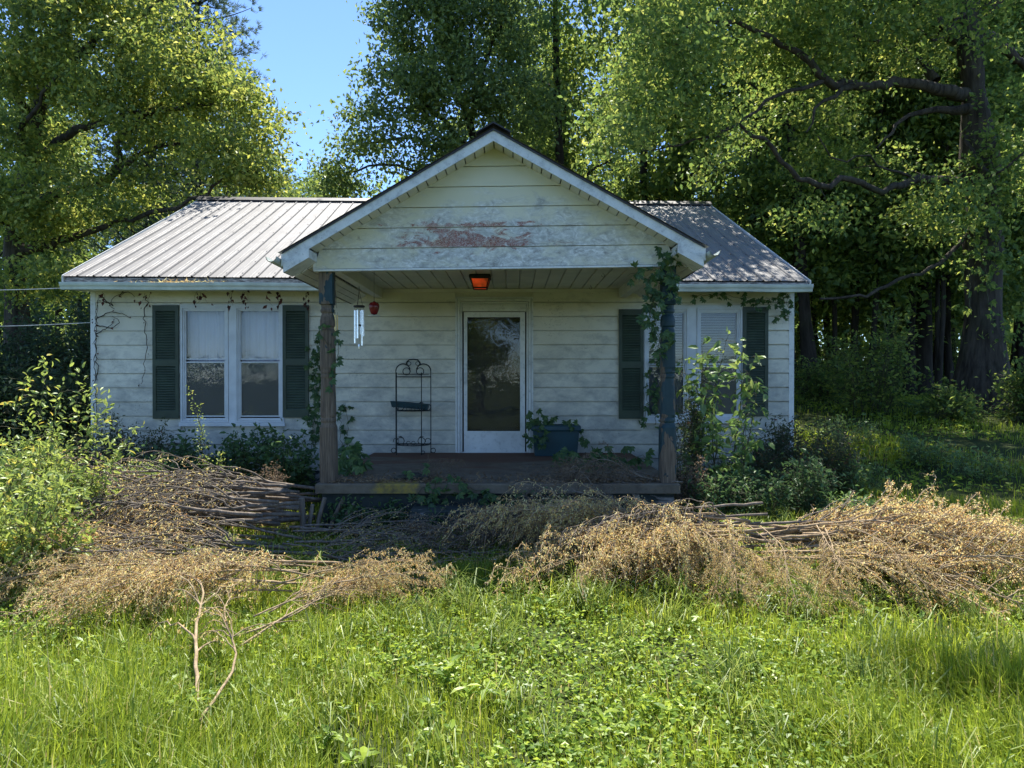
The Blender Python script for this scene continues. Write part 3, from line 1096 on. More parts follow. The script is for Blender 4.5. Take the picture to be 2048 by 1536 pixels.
    # turned posts
    prof = [(2.80, .082, 9), (2.40, .082, 9), (2.375, .082, 8), (2.365, .070, 2), (2.33, .068, 2), (2.315, .078, 2), (2.295, .078, 2), (2.285, .066, 2), (2.27, .064, 2), (2.245, .076, 2), (2.20, .084, 2),
            (2.15, .084, 2), (2.135, .070, 2), (2.12, .070, 2), (2.105, .078, 2.5), (2.06, .079, 4), (1.90, .080, 4), (1.72, .082, 4), (1.70, .080, 3), (1.68, .084, 2), (1.665, .084, 2), (1.65, .078, 2), (1.635, .084, 2), (1.615, .084, 2), (1.60, .078, 2),
            (1.55, .076, 3), (1.40, .079, 4), (1.22, .082, 4), (1.19, .082, 2), (1.175, .088, 2), (1.155, .088, 2), (1.14, .080, 2), (1.12, .082, 3), (1.09, .088, 8), (1.06, .088, 9), (.80, .090, 9), (.516, .091, 9)]
    for cx, lean in ((-1.936, .018), (1.628, -.004)):
        nseg = 28
        a = (np.arange(nseg) + .5) * 2 * np.pi / nseg
        V = []
        for z, r, p in prof:
            c, sn = np.cos(a), np.sin(a)
            f = (np.abs(c) ** p + np.abs(sn) ** p) ** (-1.0 / p)
            x0 = cx + lean * (.516 - z) / 2.3 + (lean if lean > 0 else 0)
            r = r * .92
            V.append(np.stack([x0 + r * f * c, 7.44 + r * f * sn, np.full(nseg, min(z, 2.745 + (TILT * (cx - PXC)) + .004))], 1))
        m = len(prof)
        V = np.concatenate(V)
        i = np.arange(m - 1)[:, None] * nseg + np.arange(nseg)[None, :]
        j = np.arange(m - 1)[:, None] * nseg + (np.arange(nseg)[None, :] + 1) % nseg
        F = np.stack([i, i + nseg, j + nseg, j], -1).reshape(-1, 4)
        mk('porch_post', V, F, M['post'], house)


build_porch()

# ================================================================== things on the porch
def lathe(prof, c, seg=18):
    """prof: (r, z) list; returns V, quads."""
    a = np.arange(seg) * 2 * np.pi / seg
    V = np.concatenate([np.stack([c[0] + r * np.cos(a), c[1] + r * np.sin(a), np.full(seg, c[2] + z)], 1) for r, z in prof])
    m = len(prof)
    i = np.arange(m - 1)[:, None] * seg + np.arange(seg)[None, :]
    j = np.arange(m - 1)[:, None] * seg + (np.arange(seg)[None, :] + 1) % seg
    return V, np.stack([i, j, j + seg, i + seg], -1).reshape(-1, 4)


def build_porch_light():
    c = np.array([X(960.5, 9.0), 9.0, 2.906])
    t = empty('porch_light', c, 'black framed ceiling lantern with glowing orange glass above the door', 'lamp')
    h = MB()
    h.box(c[0] - .135, c[0] + .135, c[1] - .135, c[1] + .135, c[2] - .040, c[2], .008)
    h.build('canopy', M['black'], t)
    zt, zb = c[2] - .041, c[2] - .165
    rt, rb = .118, .083
    fr = MB()
    for sx in (-1, 1):
        for sy in (-1, 1):
            fr.tube([[c[0] + sx * rt, c[1] + sy * rt, zt], [c[0] + sx * rb, c[1] + sy * rb, zb]], .009, 5)
    for r, z in ((rb, zb), (rt, zt - .004)):
        for sx in (-1, 1):
            fr.box(c[0] + sx * r - .009, c[0] + sx * r + .009, c[1] - r - .009, c[1] + r + .009, z - .009, z + .009)
        for sy in (-1, 1):
            fr.box(c[0] - r + .009, c[0] + r - .009, c[1] + sy * r - .0085, c[1] + sy * r + .0085, z - .0085, z + .0085)
    fr.build('lantern_frame', M['black'], t)
    k = .98
    for sx, sy in ((0, -1), (0, 1), (-1, 0), (1, 0)):
        a = np.array([-sy, sx]) if sx == 0 else np.array([0, sx])
        q = []
        for z, r in ((zt, rt * k), (zb, rb * k)):
            for e in (-1, 1):
                if sx == 0:
                    q.append([c[0] + e * r * .93, c[1] + sy * r, z])
                else:
                    q.append([c[0] + sx * r, c[1] + e * r * .93, z])
        mk('glass_pane', q, [[0, 1, 3, 2]], M['amber'], t)
    mk('glass_pane', [[c[0] - rb, c[1] - rb, zb], [c[0] + rb, c[1] - rb, zb], [c[0] + rb, c[1] + rb, zb], [c[0] - rb, c[1] + rb, zb]], [[0, 1, 2, 3]], M['amber'], t)


build_porch_light()


def build_chime(px, d, ztop, discpy, tubepy, lens, mat, label, name='wind_chime', r=.055, disc=True):
    c = np.array([X(px, d), d, ztop])
    t = empty(name, c, label, 'wind chime')
    zd = Z(discpy, d)
    hk = MB()
    hk.tube([c, c + [0, 0, -.03], c + [.014, 0, -.045], c + [0, 0, -.06], c + [-.010, 0, -.045]], .003, 5)
    hk.build('hook', M['iron'], t)
    co = MB()
    for a in (0.3, 2.4, 4.5):
        co.tube([c + [0, 0, -.06], [c[0] + r * .8 * math.cos(a), c[1] + r * .8 * math.sin(a), zd + .01]], .0022, 4)
    co.build('cord', M['cord'], t)
    if disc:
        V, F = lathe([(.001, .013), (.066, .013), (.073, .006), (.073, -.006), (.066, -.011), (.001, -.011)], (c[0], c[1], zd))
        mk('top_disc', V, F, M['black'], t, smooth=False)
    zt = Z(tubepy, d)
    for k, L in enumerate(lens):
        a = k * 2 * math.pi / len(lens) + .4
        x, y = c[0] + r * math.cos(a), c[1] + r * math.sin(a)
        V, F = lathe([(.0095, 0), (.0095, -L), (.0075, -L), (.0075, 0), (.0095, 0)], (x, y, zt - .01), 10)
        o = mk('chime_tube', V, F, mat, t, smooth=False)
        s = MB()
        s.tube([[x, y, zt + .02 if not disc else zd - .008], [x, y, zt - .012]], .0018, 4)
        s.build('string', M['cord'], o)
    s = MB()
    s.tube([[c[0], c[1], zd - .01], [c[0], c[1], zt - max(lens) * 1.02]], .002, 4)
    s.build('clapper_cord', M['cord'], t)
    V, F = lathe([(.001, .01), (.03, .01), (.03, -.01), (.001, -.01)], (c[0], c[1], zt - .2), 12)
    mk('clapper', V, F, M['black'], t)
    V, F = lathe([(.001, .03), (.010, .028), (.012, 0), (.010, -.028), (.001, -.03)], (c[0], c[1], zt - max(lens) * 1.0 - .02), 10)
    mk('wind_sail', V, F, mat, t)


build_chime(718.5, 9.05, 2.775, 613, 619, (.33, .30, .36, .42, .36, .45), M['chime_metal'], 'silver tube wind chime under a black disc beside the red feeder')
build_chime(670, 8.2, 2.775, 618, 628, (.20, .24, .22, .19), M['brass'], 'small brass wind chime half hidden behind the peeling porch post', r=.028, disc=False)


def build_feeder():
    d = 8.6
    c = np.array([X(748.5, d), d, Z(615.5, d)])
    t = empty('bird_feeder', c, 'red apple shaped hanging bird feeder with a dish below, beside the silver chime', 'bird feeder')
    V, F = lathe([(.001, .078), (.012, .078), (.016, .070), (.045, .062), (.060, .042), (.064, .015), (.058, -.02), (.046, -.055), (.036, -.076), (.026, -.082), (.001, -.082)], c, 20)
    mk('feeder_body', V, F, M['red_glass'], t, smooth=True)
    V, F = lathe([(.001, -.088), (.030, -.092), (.066, -.098), (.072, -.094), (.070, -.103), (.03, -.108), (.001, -.108)], c, 20)
    mk('dish', V, F, M['trim'], t, smooth=True)
    s = MB()
    s.tube([c + [0, 0, -.08], c + [0, 0, -.092]], .008, 8)
    s.tube([c + [0, 0, .076], c + [0, 0, .13]], .0035, 6)
    s.tube([c + [0, 0, .13], [c[0], c[1], 2.908]], .0018, 4)
    s.build('hanging_wire', M['cord'], t)


build_feeder()


def arc(c, r, a0, a1, n=14, y=None, sx=1):
    a = np.linspace(a0, a1, n)
    return np.stack([c[0] + sx * r * np.cos(a), np.full(n, c[1]), c[2] + r * np.sin(a)], 1)


def spiral(c, r0, r1, a0, a1, n=22, sx=1):
    a = np.linspace(a0, a1, n)
    r = np.linspace(r0, r1, n)
    return np.stack([c[0] + sx * r * np.cos(a), np.full(n, c[1]), c[2] + r * np.sin(a)], 1)


def build_rack():
    d = 10.2
    s = d / FPX
    xl, xr = X(789.5, d), X(860, d)
    yb = 10.30
    yf = 10.02
    z0 = FLOOR
    t = empty('plant_stand', ((xl + xr) / 2, d, z0), 'dark wrought iron plant stand with scrolled top beside the storm door', 'plant stand')
    zz = lambda py: Z(py, d)
    zt = zz(742)
    for k, (x, y, top) in enumerate(((xl, yb, zt), (xr, yb, zt), (xl + .055, yf, zz(745)), (xr - .10, yf, zz(745)))):
        lg = MB()
        lg.tube([[x, y, z0 + .004], [x, y, top]], .0075, 6)
        sx = -1 if k in (0, 2) else 1
        if k != 2:
            rr = .034 if k < 2 else .022
            lg.tube(arc((x + sx * rr, y, z0 + .04), rr, math.pi if sx > 0 else 0, math.pi * 3.1 if sx > 0 else -math.pi * 2.1, 18), .006, 5)
        lg.build('leg', M['iron'], t)
    # arched top made of scrolls
    cx = (xl + xr) / 2
    hd = MB()
    w = (xr - xl) / 2
    for sx in (-1, 1):
        hd.tube(arc((cx + sx * (w - .105), yb, zt + .0), .105, 0, math.pi * .92, 16, sx=sx), .0085, 6)
        hd.tube(spiral((cx + sx * (w - .155), yb, zt - .005), .055, .050, math.pi * 1.05, -math.pi * 1.3, 26, sx=sx), .0065, 5)
        hd.tube(arc((cx + sx * .062, yb, zt + .110), .028, -.4, math.pi * 1.9, 16, sx=sx), .005, 5)
    hd.tube(np.array([[cx - .105, yb, zt + .085], [cx - .095, yb, zt + .13], [cx - .06, yb, zt + .165], [cx, yb, zt + .172], [cx + .06, yb, zt + .165], [cx + .095, yb, zt + .13], [cx + .105, yb, zt + .085]]), .0095, 6)
    hd.build('scroll_top', M['iron'], t)

    def halfmoon(z):
        pts = [[xl, yb, z]] + [[cx + w * math.cos(a) * -1, yb - .30 * math.sin(a), z] for a in np.linspace(.05, math.pi - .05, 14)] + [[xr, yb, z]]
        return np.array(pts)

    for py, nm in ((753.5, 'top_rail'), (821, 'shelf'), (889, 'shelf')):
        z = zz(py)
        m = MB()
        m.tube([[xl, yb, z], [xr, yb, z]], .007, 6)
        if nm == 'shelf':
            m.tube(halfmoon(z), .007, 6)
            for u in np.linspace(.12, .88, 7):
                x = xl + (xr - xl) * u
                dep = .30 * math.sqrt(max(0, 1 - (2 * u - 1) ** 2))
                m.tube([[x, yb, z - .002], [x, yb - dep, z - .002]], .004, 4)
        else:
            m.tube([[xl + .03, yb, z + .035], [xr - .03, yb, z + .035]], .0045, 5)
        m.build(nm, M['iron'], t)
        sc = MB()
        if nm == 'shelf':
            for sx in (-1, 1):
                sc.tube(spiral((cx + sx * .145, yf + .04, z + .062), .058, .045, -math.pi * .5, math.pi * 1.35, 22, sx=sx), .0055, 5)
                sc.tube(arc((cx + sx * .035, yf + .02, z + .035), .026, -math.pi * .5, math.pi * 1.2, 14, sx=sx), .004, 5)
                sc.tube(spiral((xr - .03 if sx > 0 else xl + .02, (yb + yf) / 2, z + .055), .05, .03, -1.4, 3.6, 16), .005, 5)
                sc.add(*[np.array([[cx + sx * .10, yf + .038, z + .10], [cx + sx * .14, yf + .034, z + .135], [cx + sx * .19, yf + .036, z + .125], [cx + sx * .14, yf + .034, z + .115]]), [[0, 1, 2, 3]]])
            sc.build('scroll_gallery', M['iron'], t)
    # tray left lying aslant on the middle shelf
    zt2 = zz(821) + .012
    tr = empty('planter_tray', (cx, d, zt2), 'faded teal planter tray lying tilted on the shelf of the iron stand', 'tray')
    m = MB()
    xa, xb = X(782, 10.1), X(857, 10.1)
    hi = .045

    def tr_pt(u, v, z):
        return [xa + (xb - xa) * u, 10.05 + .16 * v, zt2 + z + hi * (1 - u)]
    outer = [tr_pt(0, 0, .075), tr_pt(1, 0, .075), tr_pt(1, 1, .075), tr_pt(0, 1, .075)]
    outb = [tr_pt(.03, .1, 0), tr_pt(.97, .1, 0), tr_pt(.97, .9, 0), tr_pt(.03, .9, 0)]
    inn = [tr_pt(.02, .08, .075), tr_pt(.98, .08, .075), tr_pt(.98, .92, .075), tr_pt(.02, .92, .075)]
    inb = [tr_pt(.05, .16, .01), tr_pt(.95, .16, .01), tr_pt(.95, .84, .01), tr_pt(.05, .84, .01)]
    V = outb + outer + inn + inb
    q = [[3, 2, 1, 0]]
    for a, b in ((0, 4), (4, 8), (8, 12)):
        for k in range(4):
            q.append([a + k, a + (k + 1) % 4, b + (k + 1) % 4, b + k])
    q.append([12, 13, 14, 15])
    m.add(V, q)
    m.build('tray_body', M['teal_plastic'], tr)
    r = MB()
    for k in range(4):
        r.tube([outer[k], outer[(k + 1) % 4]], .009, 6)
    r.build('tray_rim', M['teal_plastic'], tr)


build_rack()


def build_planter():
    d = 9.85
    x0, x1 = X(1066, d), X(1159, d)
    zt = Z(851, d)
    t = empty('planter_box', ((x0 + x1) / 2, d, FLOOR), 'large teal plastic planter box beside the door with creeper spilling over it', 'planter')
    y0, y1 = d, d + .34
    i = .03
    b = MB()
    V = [[x0 + i, y0 + i, FLOOR + .003], [x1 - i, y0 + i, FLOOR + .003], [x1 - i, y1 - i, FLOOR + .003], [x0 + i, y1 - i, FLOOR + .003],
         [x0, y0, zt - .07], [x1, y0, zt - .07], [x1, y1, zt - .07], [x0, y1, zt - .07]]
    b.add(V, [[3, 2, 1, 0], [0, 1, 5, 4], [1, 2, 6, 5], [2, 3, 7, 6], [3, 0, 4, 7]])
    b.build('planter_body', M['teal_plastic'], t)
    r = MB()
    o, w = .018, .035
    prof = [(o, -.075), (o + .006, -.06), (o, -.015), (o - .008, 0), (-.02, 0), (-w, -.012), (-w, -.075)]
    c = [(x0, y0, -1, -1), (x1, y0, 1, -1), (x1, y1, 1, 1), (x0, y1, -1, 1)]
    V, q = [], []
    for px_, py_, sx, sy in c:
        V += [[px_ + sx * a, py_ + sy * a, zt + z] for a, z in prof]
    m = len(prof)
    for k in range(4):
        for j in range(m - 1):
            a, bb = k * m, ((k + 1) % 4) * m
            q.append([a + j, bb + j, bb + j + 1, a + j + 1])
    r.add(V, q)
    r.build('planter_rim', M['teal_plastic'], t)
    MB().box(x0 + .04, x1 - .04, y0 + .04, y1 - .04, zt - .10, zt - .06).build('potting_soil', M['ground'], t)
    return x0, x1, y0, zt


PLANTER = build_planter()


def build_cables():
    for (pa, pb, lab) in (((P(122, 576.5, 10.0)), P(-420, 548, 9.0), 'thin pale overhead cable tied to the end of the gutter'),
                          ((P(184, 645, 10.38)), P(-420, 632, 10.0), 'thin pale overhead cable fixed to the corner of the white wall')):
        u = np.linspace(0, 1, 14)[:, None]
        pts = pa * (1 - u) + pb * u
        pts[:, 2] -= .10 * np.sin(np.pi * u[:, 0])
        V, F = tubes([(pts, .006)], 6)
        mk('overhead_cable', V, F, M['cable'], label=lab, cat='cable')


build_cables()


def build_ceiling_hooks():
    for px, py in ((1206, 546), (1181, 571)):
        d = 1.306 * FPX / (HOR - py)
        c = np.array([X(px, d), d, 2.908])
        a = np.linspace(0, 1.6 * math.pi, 12)
        pts = np.concatenate([[c], np.stack([c[0] + .018 * np.sin(a), np.full(12, c[1]), c[2] - .035 + .018 * np.cos(a)], 1)])
        V, F = tubes([(pts, .003)], 5)
        lab = 'small dark iron hook screwed into the porch ceiling, ' + ('closer to the porch gable' if py < 560 else 'closer to the front wall')
        mk('ceiling_hook', V, F, M['iron'], label=lab, cat='hook')


build_ceiling_hooks()

# ================================================================== trees
def resample(pts, step):
    pts = np.asarray(pts, float)
    seg = np.linalg.norm(np.diff(pts, axis=0), axis=1)
    s = np.concatenate([[0], np.cumsum(seg)])
    n = max(2, int(s[-1] / step) + 1)
    u = np.linspace(0, s[-1], n)
    return np.stack([np.interp(u, s, pts[:, k]) for k in range(3)], 1), u / s[-1]


def smooth_path(pts, step=.35, wob=.0, rng=RNG):
    """Catmull-Rom through control points, then resampled, with a little wobble."""
    p = np.asarray(pts, float)
    if len(p) > 2:
        q = np.concatenate([[2 * p[0] - p[1]], p, [2 * p[-1] - p[-2]]])
        out = []
        for i in range(1, len(q) - 2):
            t = np.linspace(0, 1, 8, endpoint=False)[:, None]
            out.append(.5 * ((2 * q[i]) + (-q[i - 1] + q[i + 1]) * t + (2 * q[i - 1] - 5 * q[i] + 4 * q[i + 1] - q[i + 2]) * t ** 2 + (-q[i - 1] + 3 * q[i] - 3 * q[i + 1] + q[i + 2]) * t ** 3))
        p = np.concatenate(out + [p[-1:]])
    p, u = resample(p, step)
    if wob:
        p[1:-1] += rng.normal(size=(len(p) - 2, 3)) * wob
    return p, u


def noise3(p, f, seed):
    """Cheap smooth pseudo-noise in 0..1 for clumping."""
    r = np.random.default_rng(seed)
    v = np.zeros(len(p))
    for k in range(5):
        d = r.normal(size=3)
        v += np.sin(p @ (d * f) + r.uniform(0, 6.28))
    return .5 + v / 5


def blob_points(blobs, n, rng, gap=.35, seed=1, freq=1.6):
    """Points in a union of ellipsoids, favouring the shell and with gaps between clumps."""
    w = np.array([b[3] if len(b) > 3 else 1.0 for b in blobs]) * np.array([b[1][0] * b[1][1] * b[1][2] for b in blobs])
    w /= w.sum()
    out = []
    k = 0
    while sum(map(len, out)) < n and k < 30:
        k += 1
        idx = rng.choice(len(blobs), size=n, p=w)
        c = np.array([b[0] for b in blobs])[idx]
        r = np.array([b[1] for b in blobs])[idx]
        d = rdir(n, rng)
        rad = rng.uniform(0.12, 1, n) ** .5
        p = c + d * r * rad[:, None]
        keep = .72 * noise3(p, freq, seed) + .28 * noise3(p, freq * 2.6, seed + 50) + rng.normal(0, .07, n) > gap
        out.append(p[keep])
    return np.concatenate(out)[:n]


def grow(trunk, limbs, tips, rng, twig_r=.010, sides=7, bend=.12, min_r=.006, root=True, reach=1e9):
    """Tubes for trunk and limbs plus thin branches that join every tip to the nearest wood. Returns V, F, tip directions."""
    polys = []
    nodes, nrad = [], []
    for k, (pts, r0, r1) in enumerate([trunk] + limbs):
        p, u = smooth_path(pts, .3, 0.0 if k == 0 else .045, rng)
        r = r0 + (r1 - r0) * u ** .8
        if k == 0 and root:
            r = r * (1 + .55 * np.exp(-u * 16))
        r = r * (1 + .10 * np.interp(np.arange(len(p)), np.arange(0, len(p) + 3, 3), rng.normal(size=len(np.arange(0, len(p) + 3, 3)))))
        polys.append((p, r, sides + 3 if k == 0 else sides))
        sel = slice(len(p) // 3, None) if k == 0 and limbs else slice(2, None)
        nodes.append(p[sel])
        nrad.append(r[sel])
    nodes, nrad = np.concatenate(nodes), np.concatenate(nrad)
    cap = len(nodes) + len(tips) * 14
    N = np.zeros((cap, 3))
    NR = np.zeros(cap)
    m = len(nodes)
    N[:m], NR[:m] = nodes, nrad
    d0 = np.array([np.min(np.sum((nodes - t) ** 2, 1)) for t in tips])
    dirs = np.zeros((len(tips), 3))
    thin = []
    for t in np.argsort(d0):
        tip = tips[t]
        dd = np.sum((N[:m] - tip) ** 2, 1) + .6 * np.maximum(0, N[:m, 2] - tip[2]) ** 2
        j = int(np.argmin(dd))
        a = N[j]
        L = math.sqrt(float(np.sum((a - tip) ** 2)))
        if L < .05:
            dirs[t] = rdir(1, rng)[0]
            continue
        k = min(10, max(3, int(L / .35) + 2))
        u = np.linspace(0, 1, k)[:, None]
        off = rng.normal(size=3) * bend * L
        off[2] += .10 * L
        pts = a + (tip - a) * u + off * (np.sin(np.pi * u) * .6)
        r0 = min(NR[j] * .8, max(min_r, twig_r * (.6 + L * .55)))
        r = r0 + (min_r * .5 - r0) * u[:, 0]
        thin.append((pts, r))
        dirs[t] = pts[-1] - pts[-2]
        N[m:m + k - 1] = pts[1:]
        NR[m:m + k - 1] = r[1:]
        m += k - 1
    Vs, Fs, n = [], [], 0
    for p, r, s in polys:
        V, F = tubes([(p, r)], s)
        Vs.append(V)
        Fs.append(F + n)
        n += len(V)
    if thin:
        V, F = tubes(thin, 4)
        Vs.append(V)
        Fs.append(F + n)
    return np.concatenate(Vs), np.concatenate(Fs), unit(dirs)


def crown_leaves(tips, dirs, per, rng, size=.11, width=.62, spread=.17, back=.45, up=.7, droop=.25):
    n = len(tips) * per
    i = np.repeat(np.arange(len(tips)), per)
    base = tips[i] - dirs[i] * (rng.uniform(0, 1, n) ** 1.5 * back)[:, None] + rng.normal(size=(n, 3)) * spread * np.array([1.2, 1.2, .55])
    D = unit(dirs[i] * .5 + rng.normal(size=(n, 3)) * .8 + np.array([0, 0, -droop]))
    Nn = unit(rng.normal(size=(n, 3)) * .75 + np.array([0, 0, up]))
    L = size * rng.uniform(.6, 1.35, n)
    return kites(base, D, Nn, L, L * width * rng.uniform(.8, 1.2, n), rng.uniform(-.1, .3))


def tree(name, label, trunk, limbs, blobs, ntips, per, rng, leafmat_, barkmat, size=.11, gap=.35, seed=1, freq=1.6, group=None, base=None,
         spread=.17, cat='tree', twig_r=.010, width=.62, sides=7, extra_tips=None, bend=.12):
    tips = blob_points(blobs, ntips, rng, gap, seed, freq)
    if extra_tips is not None:
        tips = np.concatenate([tips, extra_tips])
    V, F, dirs = grow(trunk, limbs, tips, rng, twig_r=twig_r, sides=sides, bend=bend)
    base = np.asarray(trunk[0][0] if base is None else base, float)
    t = empty(name, base, label, cat, group)
    mk('trunk', V, F, barkmat, t, smooth=True)
    Vl, Fl = crown_leaves(tips, dirs, per, rng, size, width, spread)
    mk('crown', Vl, Fl, leafmat_, t)
    return t


def BL(px, py, d, rx, ry, rd, w=1.0):
    s = d / FPX
    return (P(px, py, d), np.array([rx * s, rd, ry * s]), w)


def dup_tree(t, loc, rz, sc, label=None, group=None):
    r = t.copy()
    COL.objects.link(r)
    r.location = loc
    r.rotation_euler = (.07 * math.sin(rz * 7), .07 * math.cos(rz * 5), rz)
    r.scale = sc if hasattr(sc, '__len__') else (sc, sc, sc)
    if label:
        r['label'] = label
    if group:
        r['group'] = group
    for ch in list(t.children):
        c = ch.copy()
        COL.objects.link(c)
        c.parent = r
        c.matrix_parent_inverse = ch.matrix_parent_inverse.copy()
    return r


def build_big_trees():
    # ---- old oak at the edge of the wood, limbs reaching over the roof
    rng = np.random.default_rng(21)
    d = 17.5
    q = lambda zx, zy, dd: P(1248 + zx / 2.56, zy / 2.56, dd)
    trunk = (np.array([P(1968, 905, d) * [1, 1, 0] + [0, 0, .55], P(1965, 790, d), P(1966, 600, d), P(1962, 400, d), P(1950, 250, d), P(1938, 110, d), P(1930, -40, d), P(1935, -250, d), P(1950, -480, d)]), .53, .14)
    limbs = [
        (np.array([q(1740, 490, 17.4), q(1600, 470, 17.0), q(1450, 432, 16.6), q(1290, 440, 16.2), q(1150, 430, 15.9), q(1010, 395, 15.5), q(930, 310, 15.2), q(830, 230, 15.0), q(690, 160, 14.6), q(520, 120, 14.2), q(330, 160, 13.8), q(220, 220, 13.6)]), 0.168, .015),
        (np.array([q(1180, 432, 15.9), q(1090, 480, 15.6), q(1000, 525, 15.4), q(960, 600, 15.3), q(930, 680, 15.2)]), 0.080, .015),
        (np.array([q(1010, 420, 15.5), q(880, 465, 15.2), q(720, 515, 15.0), q(640, 610, 14.8), q(560, 660, 14.6), q(480, 690, 14.4)]), 0.056, .012),
        (np.array([q(1740, 945, 17.3), q(1560, 920, 17.0), q(1420, 950, 16.6), q(1300, 965, 16.3), q(1100, 925, 16.0), q(900, 920, 15.6), q(850, 860, 15.4), q(760, 745, 15.2), q(600, 660, 15.0), q(450, 690, 14.8), q(250, 750, 14.5), q(100, 775, 14.2)]), 0.120, .012),
        (np.array([q(1560, 920, 17.0), q(1420, 890, 16.7), q(1300, 850, 16.5), q(1220, 812, 16.4), q(1100, 835, 16.2), q(1030, 760, 16.0), q(990, 700, 16.0)]), 0.044, .012),
        (np.array([q(1760, 560, 17.4), q(1600, 560, 17.2), q(1480, 580, 17.0), q(1390, 640, 16.8), q(1330, 700, 16.7), q(1290, 760, 16.6)]), 0.120, .018),
        (np.array([q(1690, 200, 17.5), q(1590, 110, 17.2), q(1480, 20, 16.9), q(1330, -80, 16.4), q(1120, -160, 15.8), q(850, -220, 15.0), q(600, -200, 14.4)]), 0.208, .06),
        (np.array([q(1590, 420, 17.2), q(1500, 330, 17.6), q(1400, 250, 18.0), q(1250, 210, 18.0), q(1100, 150, 17.6)]), 0.120, .06),
        (np.array([q(1780, 170, 17.5), q(1900, 220, 17.7), q(2000, 320, 18.0), q(2150, 400, 18.0)]), 0.160, .08),
        (np.array([q(1780, 100, 17.4), q(1900, 20, 17.2), q(2000, -120, 17.0), q(2200, -260, 16.6)]), 0.176, .07),
        (np.array([q(1700, -100, 17.2), q(1500, -300, 15.8), q(1300, -450, 14.5), q(1150, -500, 13.4)]), 0.192, .06),
        (np.array([q(1750, 60, 17.4), q(1640, 190, 16.6), q(1560, 215, 16.2), q(1500, 160, 15.9)]), 0.048, .03),
        (np.array([q(1740, 700, 17.3), q(1850, 900, 16.5), q(1980, 840, 16.2), q(2080, 760, 16.0)]), 0.056, .03),
        (np.array([q(1760, 1180, 17.3), q(1600, 1360, 17.0), q(1450, 1420, 16.8), q(1250, 1510, 16.6), q(1000, 1530, 16.4)]), 0.056, .03),
    ]
    blobs = [BL(1480, 50, 15.4, 190, 80, 1.8, .8), BL(1330, 170, 14.0, 150, 130, 2.0, 1.5), BL(1220, 250, 13.9, 90, 110, 1.4), BL(1650, 40, 15.6, 170, 110, 2.2),
             BL(1400, 310, 15.2, 120, 60, 1.2, .8), BL(1580, 240, 17.6, 160, 90, 1.4, .6), BL(1700, 330, 18.4, 140, 70, 1.2, .45), BL(1880, 60, 16.6, 160, 100, 2.2, .7),
             BL(2010, 330, 17, 90, 160, 1.6, .7), BL(1270, 50, 14.4, 120, 80, 1.8, 1.7), BL(1880, 420, 16.6, 110, 60, 1.4, .35), BL(1960, 520, 16.9, 90, 40, .7, .5),
             BL(1520, -180, 15.5, 300, 140, 2.6, 1.1), BL(1850, -240, 17, 330, 170, 3.2, 1.1), BL(1300, -130, 14.6, 110, 110, 2.0, 1.6), BL(1640, 440, 16, 120, 30, 1.2, .4),
             BL(2060, 700, 16.5, 50, 180, 1.0, .6)]
    tree('oak_tree', 'huge old oak with a thick furrowed trunk and long crooked limbs reaching over the roof', trunk, limbs, blobs, 1750, 36, rng, M['leaf_oak'], M['bark'], size=.12, gap=.50, seed=5, freq=2.0, base=[trunk[0][0][0], d, .2], spread=.23, sides=9, twig_r=.015)

    # ---- broad yellow-green tree behind the far end of the house
    rng = np.random.default_rng(22)
    d = 18.0
    bx = P(40, 757, d)
    bx[2] = float(gz(bx[0], d))
    trunk = (np.array([bx, P(35, 620, d), P(30, 480, d), P(60, 340, d), P(90, 180, d), P(140, 20, d), P(180, -200, d)]), .34, .10)
    limbs = [
        (np.array([P(40, 420, d), P(120, 390, 17.6), P(230, 345, 17.2), P(250, 270, 17.0), P(330, 200, 16.8), P(420, 120, 16.6)]), .17, .03),
        (np.array([P(60, 340, d), P(140, 270, 17.5), P(230, 240, 17.0), P(320, 220, 16.6), P(430, 210, 16.4)]), .14, .03),
        (np.array([P(35, 500, d), P(130, 480, 17.5), P(250, 440, 17.0), P(380, 400, 16.7), P(500, 340, 16.4)]), .13, .03),
        (np.array([P(70, 250, d), P(20, 180, 17.4), P(-60, 120, 17.0)]), .13, .04),
        (np.array([P(90, 180, d), P(200, 80, 17.3), P(320, 10, 16.9), P(420, -60, 16.7)]), .13, .03),
        (np.array([P(240, 345, 17.2), P(300, 300, 17.0), P(360, 290, 16.8), P(470, 280, 16.6)]), .07, .025),
        (np.array([P(30, 450, d), P(-50, 420, 17.2), P(-120, 380, 16.8)]), .12, .03),
        (np.array([P(60, 340, d), P(50, 300, 16.9), P(60, 240, 16.2), P(120, 150, 15.8)]), .10, .03),
    ]
    blobs = [BL(180, 80, 17, 190, 130, 2.4, 1.1), BL(345, 120, 16.8, 115, 120, 1.9), BL(450, 220, 16.5, 120, 95, 1.6), BL(300, 220, 16.6, 150, 90, 2.0, .8), BL(60, 230, 16.8, 130, 110, 2.2, .8),
             BL(500, 320, 16.6, 80, 60, 1.2), BL(400, 350, 16.7, 130, 50, 1.4, .9), BL(180, 400, 17.2, 160, 70, 1.8, .55), BL(30, 420, 17, 110, 100, 1.8, .6), BL(120, -90, 17, 260, 110, 2.6, .4),
             BL(60, 560, 17, 120, 60, 1.4, .35)]
    tree('shade_tree', 'broad tree with dense sunlit yellow-green crown rising behind the shining metal roof', trunk, limbs, blobs, 1250, 42, rng, M['leaf_left'], M['bark'], size=.12, gap=.50, seed=9, freq=2.0, spread=.23)

    # ---- spreading maple behind the porch gable
    rng = np.random.default_rng(23)
    d = 22.0
    bx = P(975, 757, d)
    bx[2] = float(gz(bx[0], d))
    trunk = (np.array([bx, P(970, 500, d), P(960, 350, d), P(940, 250, d), P(905, 150, d), P(875, 20, d), P(855, -120, d)]), .24, .06)
